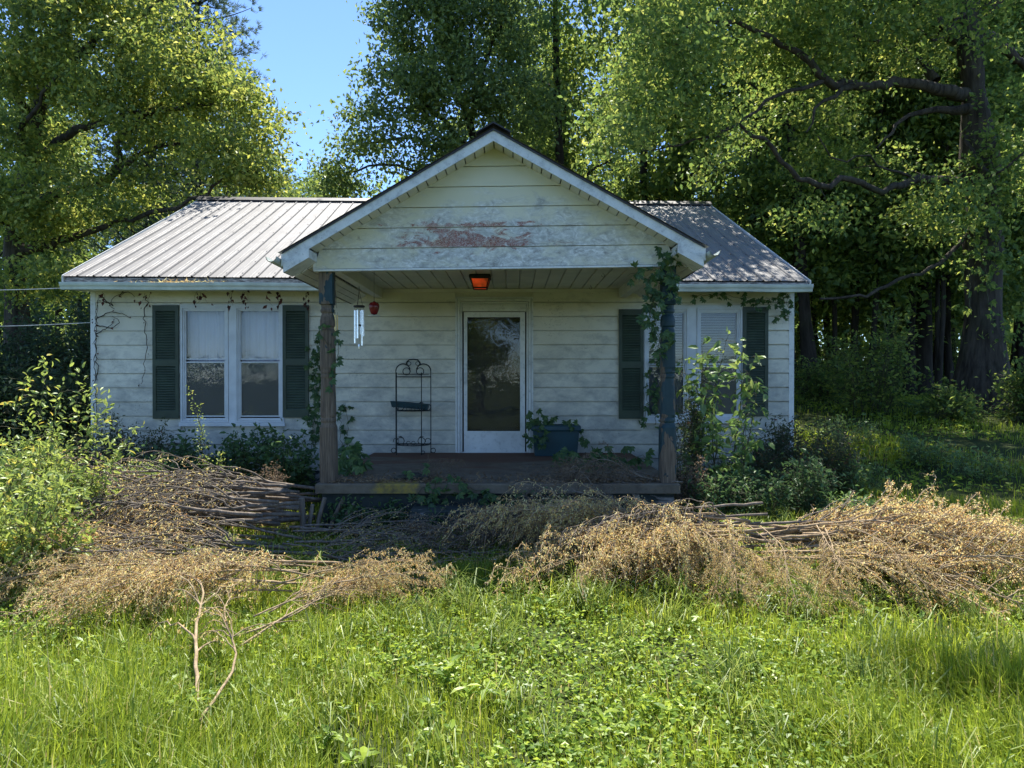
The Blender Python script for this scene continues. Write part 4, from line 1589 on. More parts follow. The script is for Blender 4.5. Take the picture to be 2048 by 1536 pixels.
    limbs = [
        (np.array([P(960, 320, d), P(885, 240, 21.6), P(815, 180, 21.2), P(755, 120, 21.0)]), .11, .03),
        (np.array([P(955, 330, d), P(895, 290, 21.5), P(835, 220, 21.3), P(755, 230, 21.0)]), .09, .03),
        (np.array([P(965, 420, d), P(895, 330, 21.6), P(835, 280, 21.3), P(715, 290, 21.0)]), .09, .025),
        (np.array([P(940, 250, d), P(975, 120, 21.6), P(1015, 20, 21.4)]), .11, .04),
        (np.array([P(965, 400, d), P(865, 360, 21.4), P(775, 330, 21.0), P(675, 350, 20.8)]), .07, .025),
    ]
    blobs = [BL(852, 60, 21.4, 110, 110, 2.0), BL(812, 180, 21.2, 95, 80, 1.6), BL(922, 180, 21.3, 100, 90, 1.8), BL(752, 270, 21.0, 75, 60, 1.3), BL(712, 340, 20.9, 75, 50, 1.2), BL(872, 320, 21.4, 90, 60, 1.4, .5),
             BL(1002, 60, 21.5, 90, 110, 1.8), BL(1032, 220, 21.5, 80, 90, 1.6), BL(892, -90, 21.4, 150, 100, 2.2), BL(792, 20, 21.2, 55, 60, 1.2), BL(662, 385, 20.8, 50, 25, .9)]
    tree('maple_tree', 'spreading maple with loose green crown standing against the sky behind the porch gable', trunk, limbs, blobs, 1250, 34, rng, M['leaf_mid'], M['bark_dark'], size=.14, gap=.46, seed=12, freq=1.8, spread=.25)


build_big_trees()


def build_pine(px, d, top_py, rpx, label, seed):
    rng = np.random.default_rng(seed)
    b = P(px, 757, d)
    b[2] = float(gz(b[0], d))
    top = P(px, top_py, d)
    H = top[2] - b[2]
    t = empty('pine_tree', b, label, 'pine tree', 'pines behind the shade tree')
    polys = [(np.array([b + [0, 0, H * u] for u in np.linspace(0, 1, 9)]), np.linspace(.22, .03, 9))]
    tuft, tdir = [], []
    for z in np.arange(H * .25, H * .99, .55):
        f = 1 - z / H
        L = rpx * d / FPX * (.18 + .9 * f ** .75)
        n = rng.integers(4, 7)
        a0 = rng.uniform(0, 6.28)
        for k in range(n):
            a = a0 + k * 2 * math.pi / n + rng.normal(0, .2)
            l = L * rng.uniform(.7, 1.15)
            u = np.linspace(0, 1, 7)[:, None]
            dr = np.array([math.cos(a), math.sin(a), 0])
            pts = b + [0, 0, z] + dr * l * u + np.array([0, 0, 1]) * (l * (.10 * u + .22 * u ** 2))
            polys.append((pts, np.linspace(.035, .008, 7)))
            for s in np.linspace(.35, 1, 9):
                p = pts[0] * (1 - s) + pts[-1] * s
                for _ in range(3):
                    o = rng.normal(size=3) * .16 * (1.1 - s * .6) * 1.6
                    tuft.append(p + o)
                    tdir.append(unit(dr * .7 + o + np.array([0, 0, .5])))
    tuft, tdir = np.array(tuft), np.array(tdir)
    V, F = tubes(polys, 5)
    mk('trunk', V, F, M['bark_dark'], t, smooth=True)
    per = 14
    i = np.repeat(np.arange(len(tuft)), per)
    D = unit(tdir[i] + rng.normal(size=(len(i), 3)) * .75)
    V, F = kites(tuft[i], D, rdir(len(i), rng), rng.uniform(.14, .24, len(i)), .02, 0)
    mk('crown', V, F, M['pine'], t)


build_pine(398, 24, -120, 215, 'tall pine whose needled twigs stick out beside the sky gap', 31)
build_pine(300, 25, -160, 190, 'tall pine mostly hidden behind the sunlit shade tree', 32)


# ---- the wood behind: individual trees, three kinds shared
def build_woods():
    protos = []
    for k, (H, r, n, per, cr) in enumerate(((15, .20, 620, 17, 2.6), (13, .15, 560, 17, 2.2), (17, .26, 680, 17, 3.0))):
        rng = np.random.default_rng(40 + k)
        lean = rng.normal(size=2) * .5
        pts = np.array([[0, 0, 0], [lean[0] * .2, lean[1] * .2, H * .25], [lean[0] * .1, lean[1] * .4, H * .5], [lean[0] * .8, lean[1], H * .78], [lean[0], lean[1], H]])
        limbs = []
        for j in range(9):
            z = H * rng.uniform(.32, .85)
            a = rng.uniform(0, 6.28)
            l = cr * rng.uniform(.6, 1.0)
            s = np.array([np.interp(z, pts[:, 2], pts[:, 0]), np.interp(z, pts[:, 2], pts[:, 1]), z])
            limbs.append((np.array([s, s + [l * .5 * math.cos(a), l * .5 * math.sin(a), l * .35], s + [l * math.cos(a), l * math.sin(a), l * .5]]), r * .3, .015))
        blobs = []
        for j in range(11):
            z = H * (.25 + .79 * j / 11)
            a = rng.uniform(0, 6.28)
            o = cr * .5 * rng.uniform(.2, 1.1)
            blobs.append((np.array([lean[0] * z / H + o * math.cos(a), lean[1] * z / H + o * math.sin(a), z]), np.array([cr * .62, cr * .62, 1.15]), .55 if j < 3 else 1.0))
        t = tree('woodland_tree', ('mid-sized woodland tree with dark bare trunk in the wood behind the house', 'slender woodland tree with thin dark trunk in the wood behind the house', 'tall thick-trunked woodland tree in the wood behind the house')[k], (pts, r, .03), limbs, blobs, n, per, rng, M['leaf_wood'], M['bark_dark'], size=.20, gap=.40, seed=60 + k, freq=1.4, group=('mid-sized woodland trees', 'slender woodland trees', 'tall woodland trees')[k], spread=.26, width=.6)
        protos.append(t)
    spots = [(1290, 25), (1120, 26), (1040, 31), (1175, 33), (1380, 27), (1440, 34), (1512, 23), (1562, 29), (1625, 22.5), (1668, 31), (1705, 25), (1742, 37), (1772, 27), (1818, 23.5), (1843, 24.5), (1880, 33), (1905, 28),
             (1990, 25), (2040, 29), (2075, 22), (1335, 38), (1245, 40), (1475, 41), (1600, 40), (1690, 44), (1800, 43), (1950, 41), (2030, 40), (2110, 33), (1080, 42), (2180, 26), (950, 40), (1150, 24), (1555, 45), (1866, 47)]
    rng = np.random.default_rng(77)
    for j, (px, d) in enumerate(spots):
        p = protos[j % 3]
        x = X(px, d)
        loc = (x, d, float(gz(x, d)) - .05)
        s = rng.uniform(.85, 1.2)
        if j < 3:
            p.location = loc
            p.rotation_euler = (0, 0, rng.uniform(0, 6.28))
            p.scale = (s, s, s)
        else:
            dup_tree(p, loc, rng.uniform(0, 6.28), (s, s, s * rng.uniform(.9, 1.15)))
    # lower trees whose tops show over the ridge between the pines and the maple
    for k, (px, d, s) in enumerate(((585, 34, .68), (635, 37, .76), (545, 38, .76), (690, 33, .66), (760, 36, .62), (420, 36, .95), (330, 33, .95), (180, 34, 1.0), (60, 31, .95), (-60, 28, .95), (250, 40, 1.0), (120, 42, 1.05), (480, 42, .85), (840, 38, .62), (0, 38, 1.0))):
        x = X(px, d)
        dup_tree(protos[k % 3], (x, d, float(gz(x, d)) - .05), rng.uniform(0, 6.28), s, 'lower leafy tree standing behind the house between the pines and the maple' if 500 < px < 900 else 'leafy tree in the dark wood behind the shade tree',
                 'low trees behind the ridge' if 500 < px < 900 else 'trees behind the shade tree')
    rng = np.random.default_rng(88)
    H = 12.0
    pts = np.array([[0, 0, 0], [.1, .05, 3], [-.05, .1, 6], [.15, 0, 9], [.1, .1, H]])
    limbs = []
    for j in range(8):
        z = rng.uniform(3.4, 9)
        a = rng.uniform(0, 6.28)
        l = rng.uniform(.6, 1.5)
        s0 = np.array([0, 0, z])
        limbs.append((np.array([s0, s0 + [l * .5 * math.cos(a), l * .5 * math.sin(a), l * .3], s0 + [l * math.cos(a), l * math.sin(a), l * .35]]), .025, .008))
    blobs = [(np.array([rng.normal() * .5, rng.normal() * .5, z]), np.array([1.2, 1.2, .8]), .5 if z < 5.5 else 1.0) for z in np.linspace(4.4, 12, 11)]
    pole = tree('young_woodland_tree', 'thin pole-like young tree among the dark trunks of the wood', (pts, .085, .02), limbs, blobs, 300, 16, rng, M['leaf_wood'], M['bark_dark'], size=.17, gap=.42, seed=66, freq=1.6, group='pole-like young trees in the wood', spread=.24)
    for j in range(34):
        px, d = rng.uniform(1540, 2060), rng.uniform(20.5, 36)
        x = X(px, d)
        loc, rz, sc = (x, d, float(gz(x, d)) - .05), rng.uniform(0, 6.28), rng.uniform(.8, 1.25)
        if j == 0:
            pole.location, pole.rotation_euler, pole.scale = loc, (0, 0, rz), (sc, sc, sc)
        else:
            dup_tree(pole, loc, rz, sc)
    return protos


WOOD = build_woods()


def leaf_mass(name, boxes, n, size, mat, rng, gap=.45, **props):
    """A mass of leaves filling boxes (x0,x1,y0,y1,z0,z1)."""
    Vs, Fs, m = [], [], 0
    vol = np.array([(b[1] - b[0]) * (b[3] - b[2]) * (b[5] - b[4]) for b in boxes])
    for b, k in zip(boxes, (n * vol / vol.sum()).astype(int)):
        p = rng.uniform(0, 1, (k * 2, 3)) * np.array([b[1] - b[0], b[3] - b[2], b[5] - b[4]]) + np.array([b[0], b[2], b[4]])
        p = p[noise3(p, 1.1, 5) + rng.normal(0, .1, len(p)) > gap][:k]
        g = gz(p[:, 0], p[:, 1])
        p[:, 2] += g
        V, F = kites(p, rdir(len(p), rng), unit(rng.normal(size=(len(p), 3)) * .8 + [0, 0, .6]), size * rng.uniform(.6, 1.3, len(p)), size * .6, .15)
        Vs.append(V)
        Fs.append(F + m)
        m += len(V)
    return mk(name, np.concatenate(Vs), np.concatenate(Fs), mat, **props)


rngm = np.random.default_rng(90)
leaf_mass('distant_forest', [(-60, 70, 52, 62, 0, 15), (-50, 60, 47, 50, 0, 7), (-50, 60, 46, 48, -.5, 6), (4, 45, 42, 43.5, -.5, 5.5)], 56000, .70, M['leaf_wood'], rngm, gap=.2, label='far green mass of woodland foliage closing the view behind the trunks', cat='forest', kind='stuff')
leaf_mass('woodland_undergrowth', [(6.5, 30, 21.5, 26, 0, .9), (3, 40, 27, 40, 0, 1.9), (-30, -8, 22, 40, 0, 2.6)], 30000, .16, M['leaf_wood'], rngm, label='tangled green undergrowth covering the woodland floor', cat='undergrowth', kind='stuff')


# ================================================================== behind the viewer (seen in the door and window glass)
def build_behind():
    rng = np.random.default_rng(95)
    b = np.array([-1.45, -10.3, 0.0])
    pts = np.array([b, b + [.1, 0, 2], b + [0, .1, 4], b + [.3, 0, 6], b + [.2, 0, 8]])
    limbs = [(np.array([b + [0, 0, 2.2 + j * .6], b + [1.2 * math.cos(j * 2.4), 1.2 * math.sin(j * 2.4), 3.0 + j * .6], b + [2.2 * math.cos(j * 2.4), 2.2 * math.sin(j * 2.4), 3.4 + j * .6]]), .08, .02) for j in range(7)]
    blobs = [(b + [rng.normal() * 1.5 + .5, rng.normal() * 1.0, 2.7 + j * .45], np.array([1.3, 1.3, .75])) for j in range(13)]
    tree('pasture_tree', 'leafy pasture tree mirrored in the glass of the storm door', (pts, .17, .05), limbs, blobs, 700, 26, rng, M['leaf_oak'], M['bark'], size=.17, gap=.45, seed=3, spread=.2)
    leaf_mass('treeline', [(-170, 170, -215, -205, 0, 8)], 7000, 1.7, M['leaf_wood'], rng, label='distant treeline across the field, mirrored in the window glass', cat='treeline', kind='stuff')


build_behind()


# ================================================================== shrubs and weeds
def shrub(name, label, base, stems, rng, leaf, mat, size, n_per, width=.45, lean=(0, 0), spread=.07, group=None, stem_r=.006, cat='shrub', stemmat='green_stem', leafname='foliage', shape='leaf', split=3, droop=.2, side=.18):
    """stems: list of (dx, dy, height, bend); leaves grow along stems and side twigs."""
    base = np.asarray(base, float)
    base = np.array([base[0], base[1], base[2] if len(base) > 2 else float(gz(base[0], base[1]))])
    t = empty(name, base, label, cat, group)
    polys, pos, dr = [], [], []
    for dx, dy, h, bend in stems:
        a = base + np.array([dx * .45, dy * .45, 0]) + np.array([rng.normal() * .03, rng.normal() * .03, 0])
        tip = base + np.array([dx + lean[0] * h, dy + lean[1] * h, h])
        mid = (a + tip) / 2 + np.array([rng.normal() * bend, rng.normal() * bend, h * .08])
        p, u = smooth_path([a, mid, tip], max(.03, h / 18), .004, rng)
        polys.append((p, stem_r * (1 - .75 * u)))
        for k in range(2, len(p), 1):
            for _ in range(split):
                if rng.uniform() > .85:
                    continue
                d = unit(rng.normal(size=3) * [1, 1, .5] + [0, 0, .35])
                l = side * rng.uniform(.3, 1.2) * (1.15 - .7 * u[k])
                q = p[k] + d * l
                if l > .06:
                    polys.append((np.array([p[k], (p[k] + q) / 2 + [0, 0, l * .08], q]), np.array([stem_r * .35, stem_r * .25, stem_r * .12])))
                m = n_per
                w = rng.uniform(.25, 1.1, m)[:, None]
                pos.append(p[k] + (q - p[k]) * w + rng.normal(size=(m, 3)) * spread * .35)
                dr.append(unit(d + rng.normal(size=(m, 3)) * .7 + [0, 0, -droop]))
    V, F = tubes(polys, 4)
    mk('stem', V, F, M[stemmat], t, smooth=True, kind=None)
    pos, dr = np.concatenate(pos), np.concatenate(dr)
    n = len(pos)
    Nn = unit(rng.normal(size=(n, 3)) * .6 + [0, 0, .8])
    L = size * rng.uniform(.55, 1.3, n)
    if shape == 'leaf':
        V, F = pointed_leaves(pos, dr, Nn, L, L * width)
    elif shape == 'palm':
        V, F = palmate(pos, dr, Nn, size)
    else:
        V, F = kites(pos, dr, Nn, L, L * width, .15)
    mk(leafname, V, F, M[mat], t)
    return t


def stems_disc(n, r, h0, h1, rng, bend=.06):
    out = []
    for k in range(n):
        a, q = rng.uniform(0, 6.28), r * math.sqrt(rng.uniform(.02, 1))
        out.append((q * math.cos(a), q * math.sin(a), rng.uniform(h0, h1) * (1.15 - .4 * q / r), bend))
    return out


def build_shrubs():
    rng = np.random.default_rng(101)
    # bright bush at the picture's edge: several clumps that touch
    for k, (px, d, r, n, h0, h1, lab) in enumerate((
            (15, 5.15, .48, 24, .55, 1.05, 'bright green leafy bush spilling over the lawn in front of the brush pile'),
            (-20, 5.9, .55, 20, .75, 1.35, 'bright green leafy bush cut off by the edge of the view'),
            (115, 6.4, .5, 18, .6, 1.25, 'bright green bush with tall sunlit shoots beside the brush pile'),
            (60, 7.6, .5, 20, .8, 1.15, 'pale green bush behind the sunlit leafy bushes'),
            (255, 7.9, .45, 18, .45, .75, 'low blue-green bush between the tall leafy bush and the cut stems'))):
        st = stems_disc(n, r, h0, h1, rng, .08)
        if k == 2:
            st += [(-.1, 0, 1.75, .1), (.12, .1, 1.65, .08), (.05, 0, 1.55, .1), (.3, .1, 1.45, .12), (-.35, .1, 1.6, .1), (.45, 0, 1.3, .12), (.6, .1, 1.1, .12)]
        shrub('leafy_bush', lab, (X(px, d), d), st, rng, 'leaf', 'leaf_bush', .062 if k < 3 else .05, 3, .42, spread=.10, split=3, side=.20)
    # nandina at the corner, dark and reddish
    for k, (px, d, n, h, lab) in enumerate(((235, 9.75, 22, .95, 'dark reddish nandina bush against the white wall beside the shutter'), (320, 9.7, 18, .85, 'dark nandina bush under the shutter of the curtained window'),
                                             (165, 9.2, 16, .85, 'dark bush at the corner of the house behind the leafy bushes'))):
        shrub('nandina_bush', lab, (X(px, d), d), stems_disc(n, .35, h * .75, h * 1.15, rng), rng, 'leaf', 'leaf_nandina', .05, 4, .34, spread=.12, side=.2)
    # thin sunlit privet shoot
    d = 8.15
    shrub('privet_shoot', 'slender sunlit privet shoot leaning up in front of the curtained window', (X(447, d), d), [(-.40, 0, 1.50, .05), (-.30, .02, 1.15, .05), (-.06, 0, .75, .04)], rng, 'leaf', 'leaf_bush', .030, 4, .5, spread=.05, split=3, side=.12)
    # low growth along the wall
    for k, (px, d, h, lab) in enumerate(((400, 9.5, .75, 'dark low weeds under the sill of the curtained window'), (500, 9.6, .9, 'dark leafy weeds under the second pane of the curtained window'), (580, 9.2, .8, 'dark weeds between the curtained window and the peeling porch post'), (300, 8.9, .6, 'dim low weeds in front of the nandina bushes'))):
        shrub('weed_clump', lab, (X(px, d), d), stems_disc(16, .42, h * .7, h * 1.2, rng), rng, 'leaf', 'leaf_creeper', .075, 2, .55, spread=.12, side=.2, cat='weeds')
    for k, (px, d, h, lab) in enumerate(((700, 7.22, .30, 'dim weeds at the foot of the slab below the peeling post'), (775, 7.2, .28, 'dim weeds against the dark foundation beside the step'), (905, 6.85, .26, 'dim weeds growing in front of the porch step'), (1010, 6.85, .34, 'dim weeds at the far end of the porch step'), (1120, 7.15, .40, 'dim weeds at the foot of the slab below the planter'))):
        shrub('weed_clump', lab, (X(px, d), d), stems_disc(10, .24, h * .7, h * 1.2, rng), rng, 'leaf', 'leaf_creeper', .06, 2, .5, spread=.1, side=.14, cat='weeds', split=2)
    # sapling in front of the blinds
    d = 8.6
    st = [(-.05, 0, 2.0, .05), (.25, .02, 2.05, .08), (-.25, .05, 1.75, .06), (.55, 0, 1.85, .1), (.1, -.05, 1.4, .1), (.40, -.1, 2.0, .06), (.6, -.1, 1.55, .1), (.05, .1, 1.85, .1), (-.15, -.1, 1.5, .1)]
    shrub('sapling', 'young sapling with large glossy sunlit leaves in front of the blinds', (X(1412, d), d), st, rng, 'leaf', 'leaf_sapling', .12, 2, .52, spread=.10, split=3, side=.30, stem_r=.010, cat='sapling', droop=.7)
    d = 8.2
    shrub('sapling', 'thin light green sapling shoot beside the dark shutter', (X(1482, d), d), [(.06, 0, 1.12, .04), (.0, 0, .8, .05)], rng, 'leaf', 'leaf_sapling', .075, 2, .55, spread=.06, split=2, side=.15, cat='sapling', droop=.5)
    # nandina by the second post
    d = 8.5
    shrub('nandina_bush', 'bushy nandina with small bronze leaves beside the teal porch post', (X(1375, d), d), stems_disc(16, .22, 1.05, 1.5, rng, .05), rng, 'leaf', 'leaf_nandina', .034, 5, .42, spread=.10, side=.16)
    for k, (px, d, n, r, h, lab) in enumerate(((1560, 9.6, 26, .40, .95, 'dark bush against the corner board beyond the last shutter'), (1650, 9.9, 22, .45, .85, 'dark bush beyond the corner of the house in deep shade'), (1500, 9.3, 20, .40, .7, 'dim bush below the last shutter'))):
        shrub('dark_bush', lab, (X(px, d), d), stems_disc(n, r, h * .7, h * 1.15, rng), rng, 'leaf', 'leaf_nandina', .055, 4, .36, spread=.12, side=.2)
    for k, (px, d, n, r, h, lab) in enumerate(((1615, 8.1, 24, .38, .70, 'rounded green shrub with sunlit leaf tips behind the brown brush pile'), (1510, 7.9, 18, .36, .55, 'green shrub between the sapling and the cut branch ends'), (1440, 7.7, 16, .3, .5, 'leafy shrub behind the sawn branch ends'), (1690, 7.6, 10, .3, .35, 'low green weeds beside the brown brush pile'),
                                               (1790, 7.4, 10, .3, .3, 'low bright weeds behind the brown brush pile'), (1720, 9.6, 14, .4, .45, 'rough weeds on the dappled lawn near the house corner'), (1850, 11.5, 16, .6, .45, 'rough sunlit weeds in the middle of the dappled lawn'), (1700, 13, 16, .7, .6, 'rough scrub on the dappled lawn close to the wood'), (1960, 10.5, 14, .5, .4, 'rough weeds on the dappled lawn below the huge oak'))):
        shrub('green_shrub', lab, (X(px, d), d), stems_disc(n, r, h * .7, h * 1.15, rng), rng, 'leaf', 'leaf_creeper' if k < 3 else 'leaf_sapling', .062, 2, .45, spread=.1, side=.24, split=2)
    # understorey at the wood's edge
    for k, (px, d, n, r, h, lab) in enumerate(((1735, 16.5, 17, 1.0, 2.9, 'sunlit young tree in leaf at the edge of the wood'), (1650, 19, 12, .8, 1.5, 'leafy understorey bush close behind the house corner'),
                                               (1890, 15.5, 12, .5, .7, 'small bush at the foot of the huge oak'), (1628, 27, 26, 1.6, 4.2, 'leafy thicket deep in the wood beyond the house corner'), (1890, 29, 26, 1.8, 4.0, 'leafy thicket deep in the wood beside the huge oak'), (1760, 30, 26, 1.8, 3.8, 'leafy thicket deep in the wood behind the sunlit young tree'), (2050, 15.5, 12, .5, 1.7, 'shaded bush beside the trunk of the huge oak'))):
        shrub('understorey_bush', lab, (X(px, d), d), stems_disc(n, r, h * .45, h, rng, .2), rng, 'leaf', 'leaf_wood', .12, 3, .5, spread=.3, side=.55, stem_r=.014, shape='kite')
    # dark hedge behind the far corner
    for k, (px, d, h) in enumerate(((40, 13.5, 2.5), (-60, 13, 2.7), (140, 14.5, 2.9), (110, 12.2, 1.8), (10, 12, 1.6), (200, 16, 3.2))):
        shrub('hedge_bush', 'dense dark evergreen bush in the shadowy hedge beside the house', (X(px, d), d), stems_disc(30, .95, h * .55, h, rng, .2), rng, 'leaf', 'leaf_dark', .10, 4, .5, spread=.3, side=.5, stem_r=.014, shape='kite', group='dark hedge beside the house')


build_shrubs()


# ================================================================== creepers
def vine(name, label, paths, rng, mat, size, step, spread=.05, normal=(0, -1, 0), stem=.004, stemmat='green_stem', shape='palm', per=1, cat='vine', hang=.5, group=None):
    polys, pos, dr = [], [], []
    for pts in paths:
        p, u = smooth_path(pts, .05, .012, rng)
        polys.append((p, stem * (1 - .6 * u)))
        q, _ = resample(p, step)
        for _ in range(per):
            pos.append(q + rng.normal(size=q.shape) * spread)
        k = len(q) * per
        dr.append(unit(rng.normal(size=(k, 3)) * [.8, .4, .5] + [0, -.25, -hang]))
    t = empty(name, polys[0][0][0], label, cat, group)
    V, F = tubes(polys, 4)
    mk('stem', V, F, M[stemmat], t, smooth=True)
    pos, dr = np.concatenate(pos), np.concatenate(dr)
    n = len(pos)
    Nn = unit(rng.normal(size=(n, 3)) * .45 + np.asarray(normal, float) + [0, 0, .35])
    if shape == 'palm':
        V, F = palmate(pos, dr, Nn, size)
    else:
        L = size * rng.uniform(.5, 1.3, n)
        V, F = kites(pos, dr, Nn, L, L * .55, .35)
    mk('leaves', V, F, M[mat], t)
    return t


def build_vines():
    rng = np.random.default_rng(111)
    pw = lambda px, py, d=WY - .06: P(px, py, d)
    # creeper on the first post and the wall beside it
    vine('creeper', 'green creeper climbing the wall between the shutter and the peeling post', [[pw(632, 900), pw(628, 820), pw(634, 740), pw(628, 665)], [pw(622, 900), pw(630, 800), pw(622, 690)], [pw(640, 880), pw(636, 780), pw(640, 700)]], rng, 'leaf_creeper', .085, .05, .05)
    vine('creeper', 'green creeper hanging on the wall just past the peeling post', [[pw(690, 905), pw(694, 850), pw(690, 805)], [pw(684, 900), pw(680, 840), pw(690, 812)]], rng, 'leaf_creeper', .085, .06, .05)
    f = 7.33
    vine('creeper', 'few green creeper leaves clinging to the peeling grey post', [[P(660, 770, f), P(668, 735, f), P(655, 690, f), P(640, 660, f), P(660, 640, f)], [P(668, 760, f), P(674, 700, f), P(668, 660, f)]], rng, 'leaf_creeper', .075, .09, .03)
    # creeper at the head of the second post
    f = 7.28
    vine('creeper', 'thick green creeper wrapping the top of the teal porch post', [
        [P(1322, 720, f), P(1310, 640, f), P(1316, 580, f), P(1330, 545, f), P(1320, 500, f)], [P(1345, 600, f), P(1335, 560, f), P(1310, 540, f), P(1275, 545, f), P(1255, 552, f)],
        [P(1330, 550, f), P(1300, 555, f), P(1305, 600, f), P(1295, 660, f)], [P(1345, 540, f), P(1360, 560, f), P(1352, 600, f)], [P(1318, 580, f), P(1300, 620, f), P(1310, 680, f), P(1345, 670, f)], [P(1340, 545, f), P(1345, 510, f)]],
         rng, 'leaf_creeper', .085, .045, .045)
    vine('creeper', 'green creeper rising between the dark shutter and the teal post', [[pw(1290, 850), pw(1296, 780), pw(1300, 720)], [pw(1310, 850), pw(1318, 780), pw(1325, 710), pw(1312, 690)]], rng, 'leaf_creeper', .09, .055, .06)
    # under the eave by the blinds
    vine('creeper', 'green creeper trailing under the gutter above the blinds', [[pw(1380, 592, 10.2), pw(1440, 590, 10.2), pw(1500, 596, 10.2), pw(1570, 600, 10.2)], [pw(1480, 592, 10.2), pw(1530, 610, 10.25), pw(1575, 606, 10.25)], [pw(1565, 590, 10.2), pw(1566, 630, 10.25), pw(1545, 632, 10.25)], [pw(1572, 590, 10.2), pw(1580, 620, 10.25)]], rng, 'leaf_creeper', .075, .05, .05)
    # dead creeper hanging from the other gutter
    paths = []
    for px in (205, 290, 300, 395, 402, 408, 460, 466, 487, 490, 535, 555, 560, 612, 618, 655):
        y0 = rng.uniform(582, 588)
        paths.append([pw(px, y0, 10.12), pw(px + rng.normal() * 3, y0 + 12, 10.16), pw(px + rng.normal() * 5, y0 + rng.uniform(14, 34), 10.2)])
    vine('dead_creeper', 'withered brown creeper dangling from the gutter above the curtained window', paths, rng, 'leaf_dead', .075, .06, .02, stemmat='stem_grey', shape='kite', per=1, hang=1.2, stem=.003, cat='dead vine')
    paths = [[pw(192, 860), pw(190, 760), pw(191, 680), pw(196, 600)], [pw(194, 760), pw(192, 650), pw(200, 590)], [pw(192, 640), pw(215, 625), pw(245, 628), pw(260, 636)], [pw(194, 650), pw(225, 655), pw(240, 640), pw(225, 632)],
             [pw(198, 590), pw(230, 612), pw(222, 600), pw(250, 585)], [pw(192, 668), pw(215, 655), pw(228, 645)], [pw(293, 590), pw(289, 640), pw(294, 690), pw(290, 735), pw(282, 768)], [pw(240, 590), pw(262, 585), pw(270, 594)], [pw(205, 600), pw(222, 608), pw(230, 618)]]
    vine('dead_creeper', 'bare dark creeper stems printed over the corner of the white wall', paths, rng, 'leaf_dead', .045, .22, .02, stemmat='bark_dark', shape='kite', stem=.0075, cat='dead vine', hang=.8)
    # creeper rooted in the planter
    x0, x1, y0, zt = PLANTER
    f = y0 - .05
    vine('creeper', 'green creeper spilling over the rim of the teal planter', [
        [[x0 + .05, y0 + .1, zt], [x0 - .03, f, zt + .06], [x0 - .06, f, zt - .10], [x0 - .08, f, zt - .25]], [[x0 + .12, y0 + .1, zt], [x0 + .08, f, zt + .05], [x0 + .06, f, zt - .12], [x0 + .10, f, zt - .22]],
        [[x0 + .15, y0 + .12, zt], [x0 + .22, y0 + .02, zt + .07], [x0 + .3, f + .05, zt + .06]], [[x1 - .2, y0 + .1, zt], [x1 - .12, y0, zt + .08], [x1 - .03, y0, zt + .05]], [[x0 + .02, y0 + .1, zt], [x0 - .02, f + .1, zt + .15], [x0 + .02, f + .1, zt + .2]],
        [[x0 + .06, f, zt - .05], [x0 + .16, f - .01, zt - .1], [x0 + .12, f - .02, zt - .2]], [[x1, y0 + .1, zt - .05], [x1 + .05, y0, zt - .15], [x1 + .12, y0 - .03, zt - .28]]], rng, 'leaf_creeper', .085, .04, .045, hang=.6)
    # weeds and creeper on the edge of the slab
    f = 7.27
    vine('creeper', 'green creeper draped over the front edge of the porch slab', [[P(820, 1000, f), P(850, 975, f), P(880, 965, f), P(940, 975, f)], [P(850, 985, f), P(880, 1000, f), P(915, 985, f), P(980, 990, f)], [P(870, 960, f), P(865, 990, f), P(880, 1010, f)], [P(940, 975, f), P(1000, 995, f), P(1060, 985, f)], [P(830, 940, 7.5), P(860, 950, 7.4), P(875, 960, 7.3)]], rng, 'leaf_creeper', .09, .07, .05)
    vine('creeper', 'green creeper lying on the porch floor behind the peeling post', [[P(680, 925, 8.2), P(700, 915, 8.3), P(725, 905, 8.5)], [P(690, 950, 7.8), P(700, 930, 7.9), P(720, 920, 8.1)], [P(676, 930, 8.0), P(685, 900, 8.2), P(710, 890, 8.5)], [P(700, 935, 7.9), P(715, 915, 8.2), P(700, 900, 8.4)]], rng, 'leaf_creeper', .13, .06, .05)
    vine('creeper', 'green leafy vine hanging against the dark foundation beside the step', [[P(775, 1040, 7.32), P(790, 1025, 7.28), P(805, 1040, 7.25)], [P(770, 1030, 7.3), P(780, 1022, 7.28), P(795, 1048, 7.25)]], rng, 'leaf_creeper', .10, .05, .03)
    # creeper on the porch floor near the planter and the second post
    vine('creeper', 'patch of green creeper on the porch floor in front of the planter', [[P(1110 + k * 22, 925 + rng.uniform(-5, 8), 8.3 + rng.uniform(-.3, .6)), P(1125 + k * 22, 912 + rng.uniform(-8, 4), 8.5), P(1140 + k * 22, 916, 8.6)] for k in range(8)], rng, 'leaf_creeper', .10, .06, .06)
    # ivy on the oak
    paths = []
    for k in range(9):
        px = 1940 + rng.uniform(0, 55)
        y0 = rng.uniform(300, 560)
        paths.append([P(px, y0 + 160, 16.72), P(px + rng.normal() * 8, y0 + 80, 16.78), P(px + rng.normal() * 12, y0, 16.9)])
    vine('creeper', 'leafy creeper growing up the trunk of the huge oak', paths, rng, 'leaf_wood', .19, .16, .16, stem=.012)


build_vines()


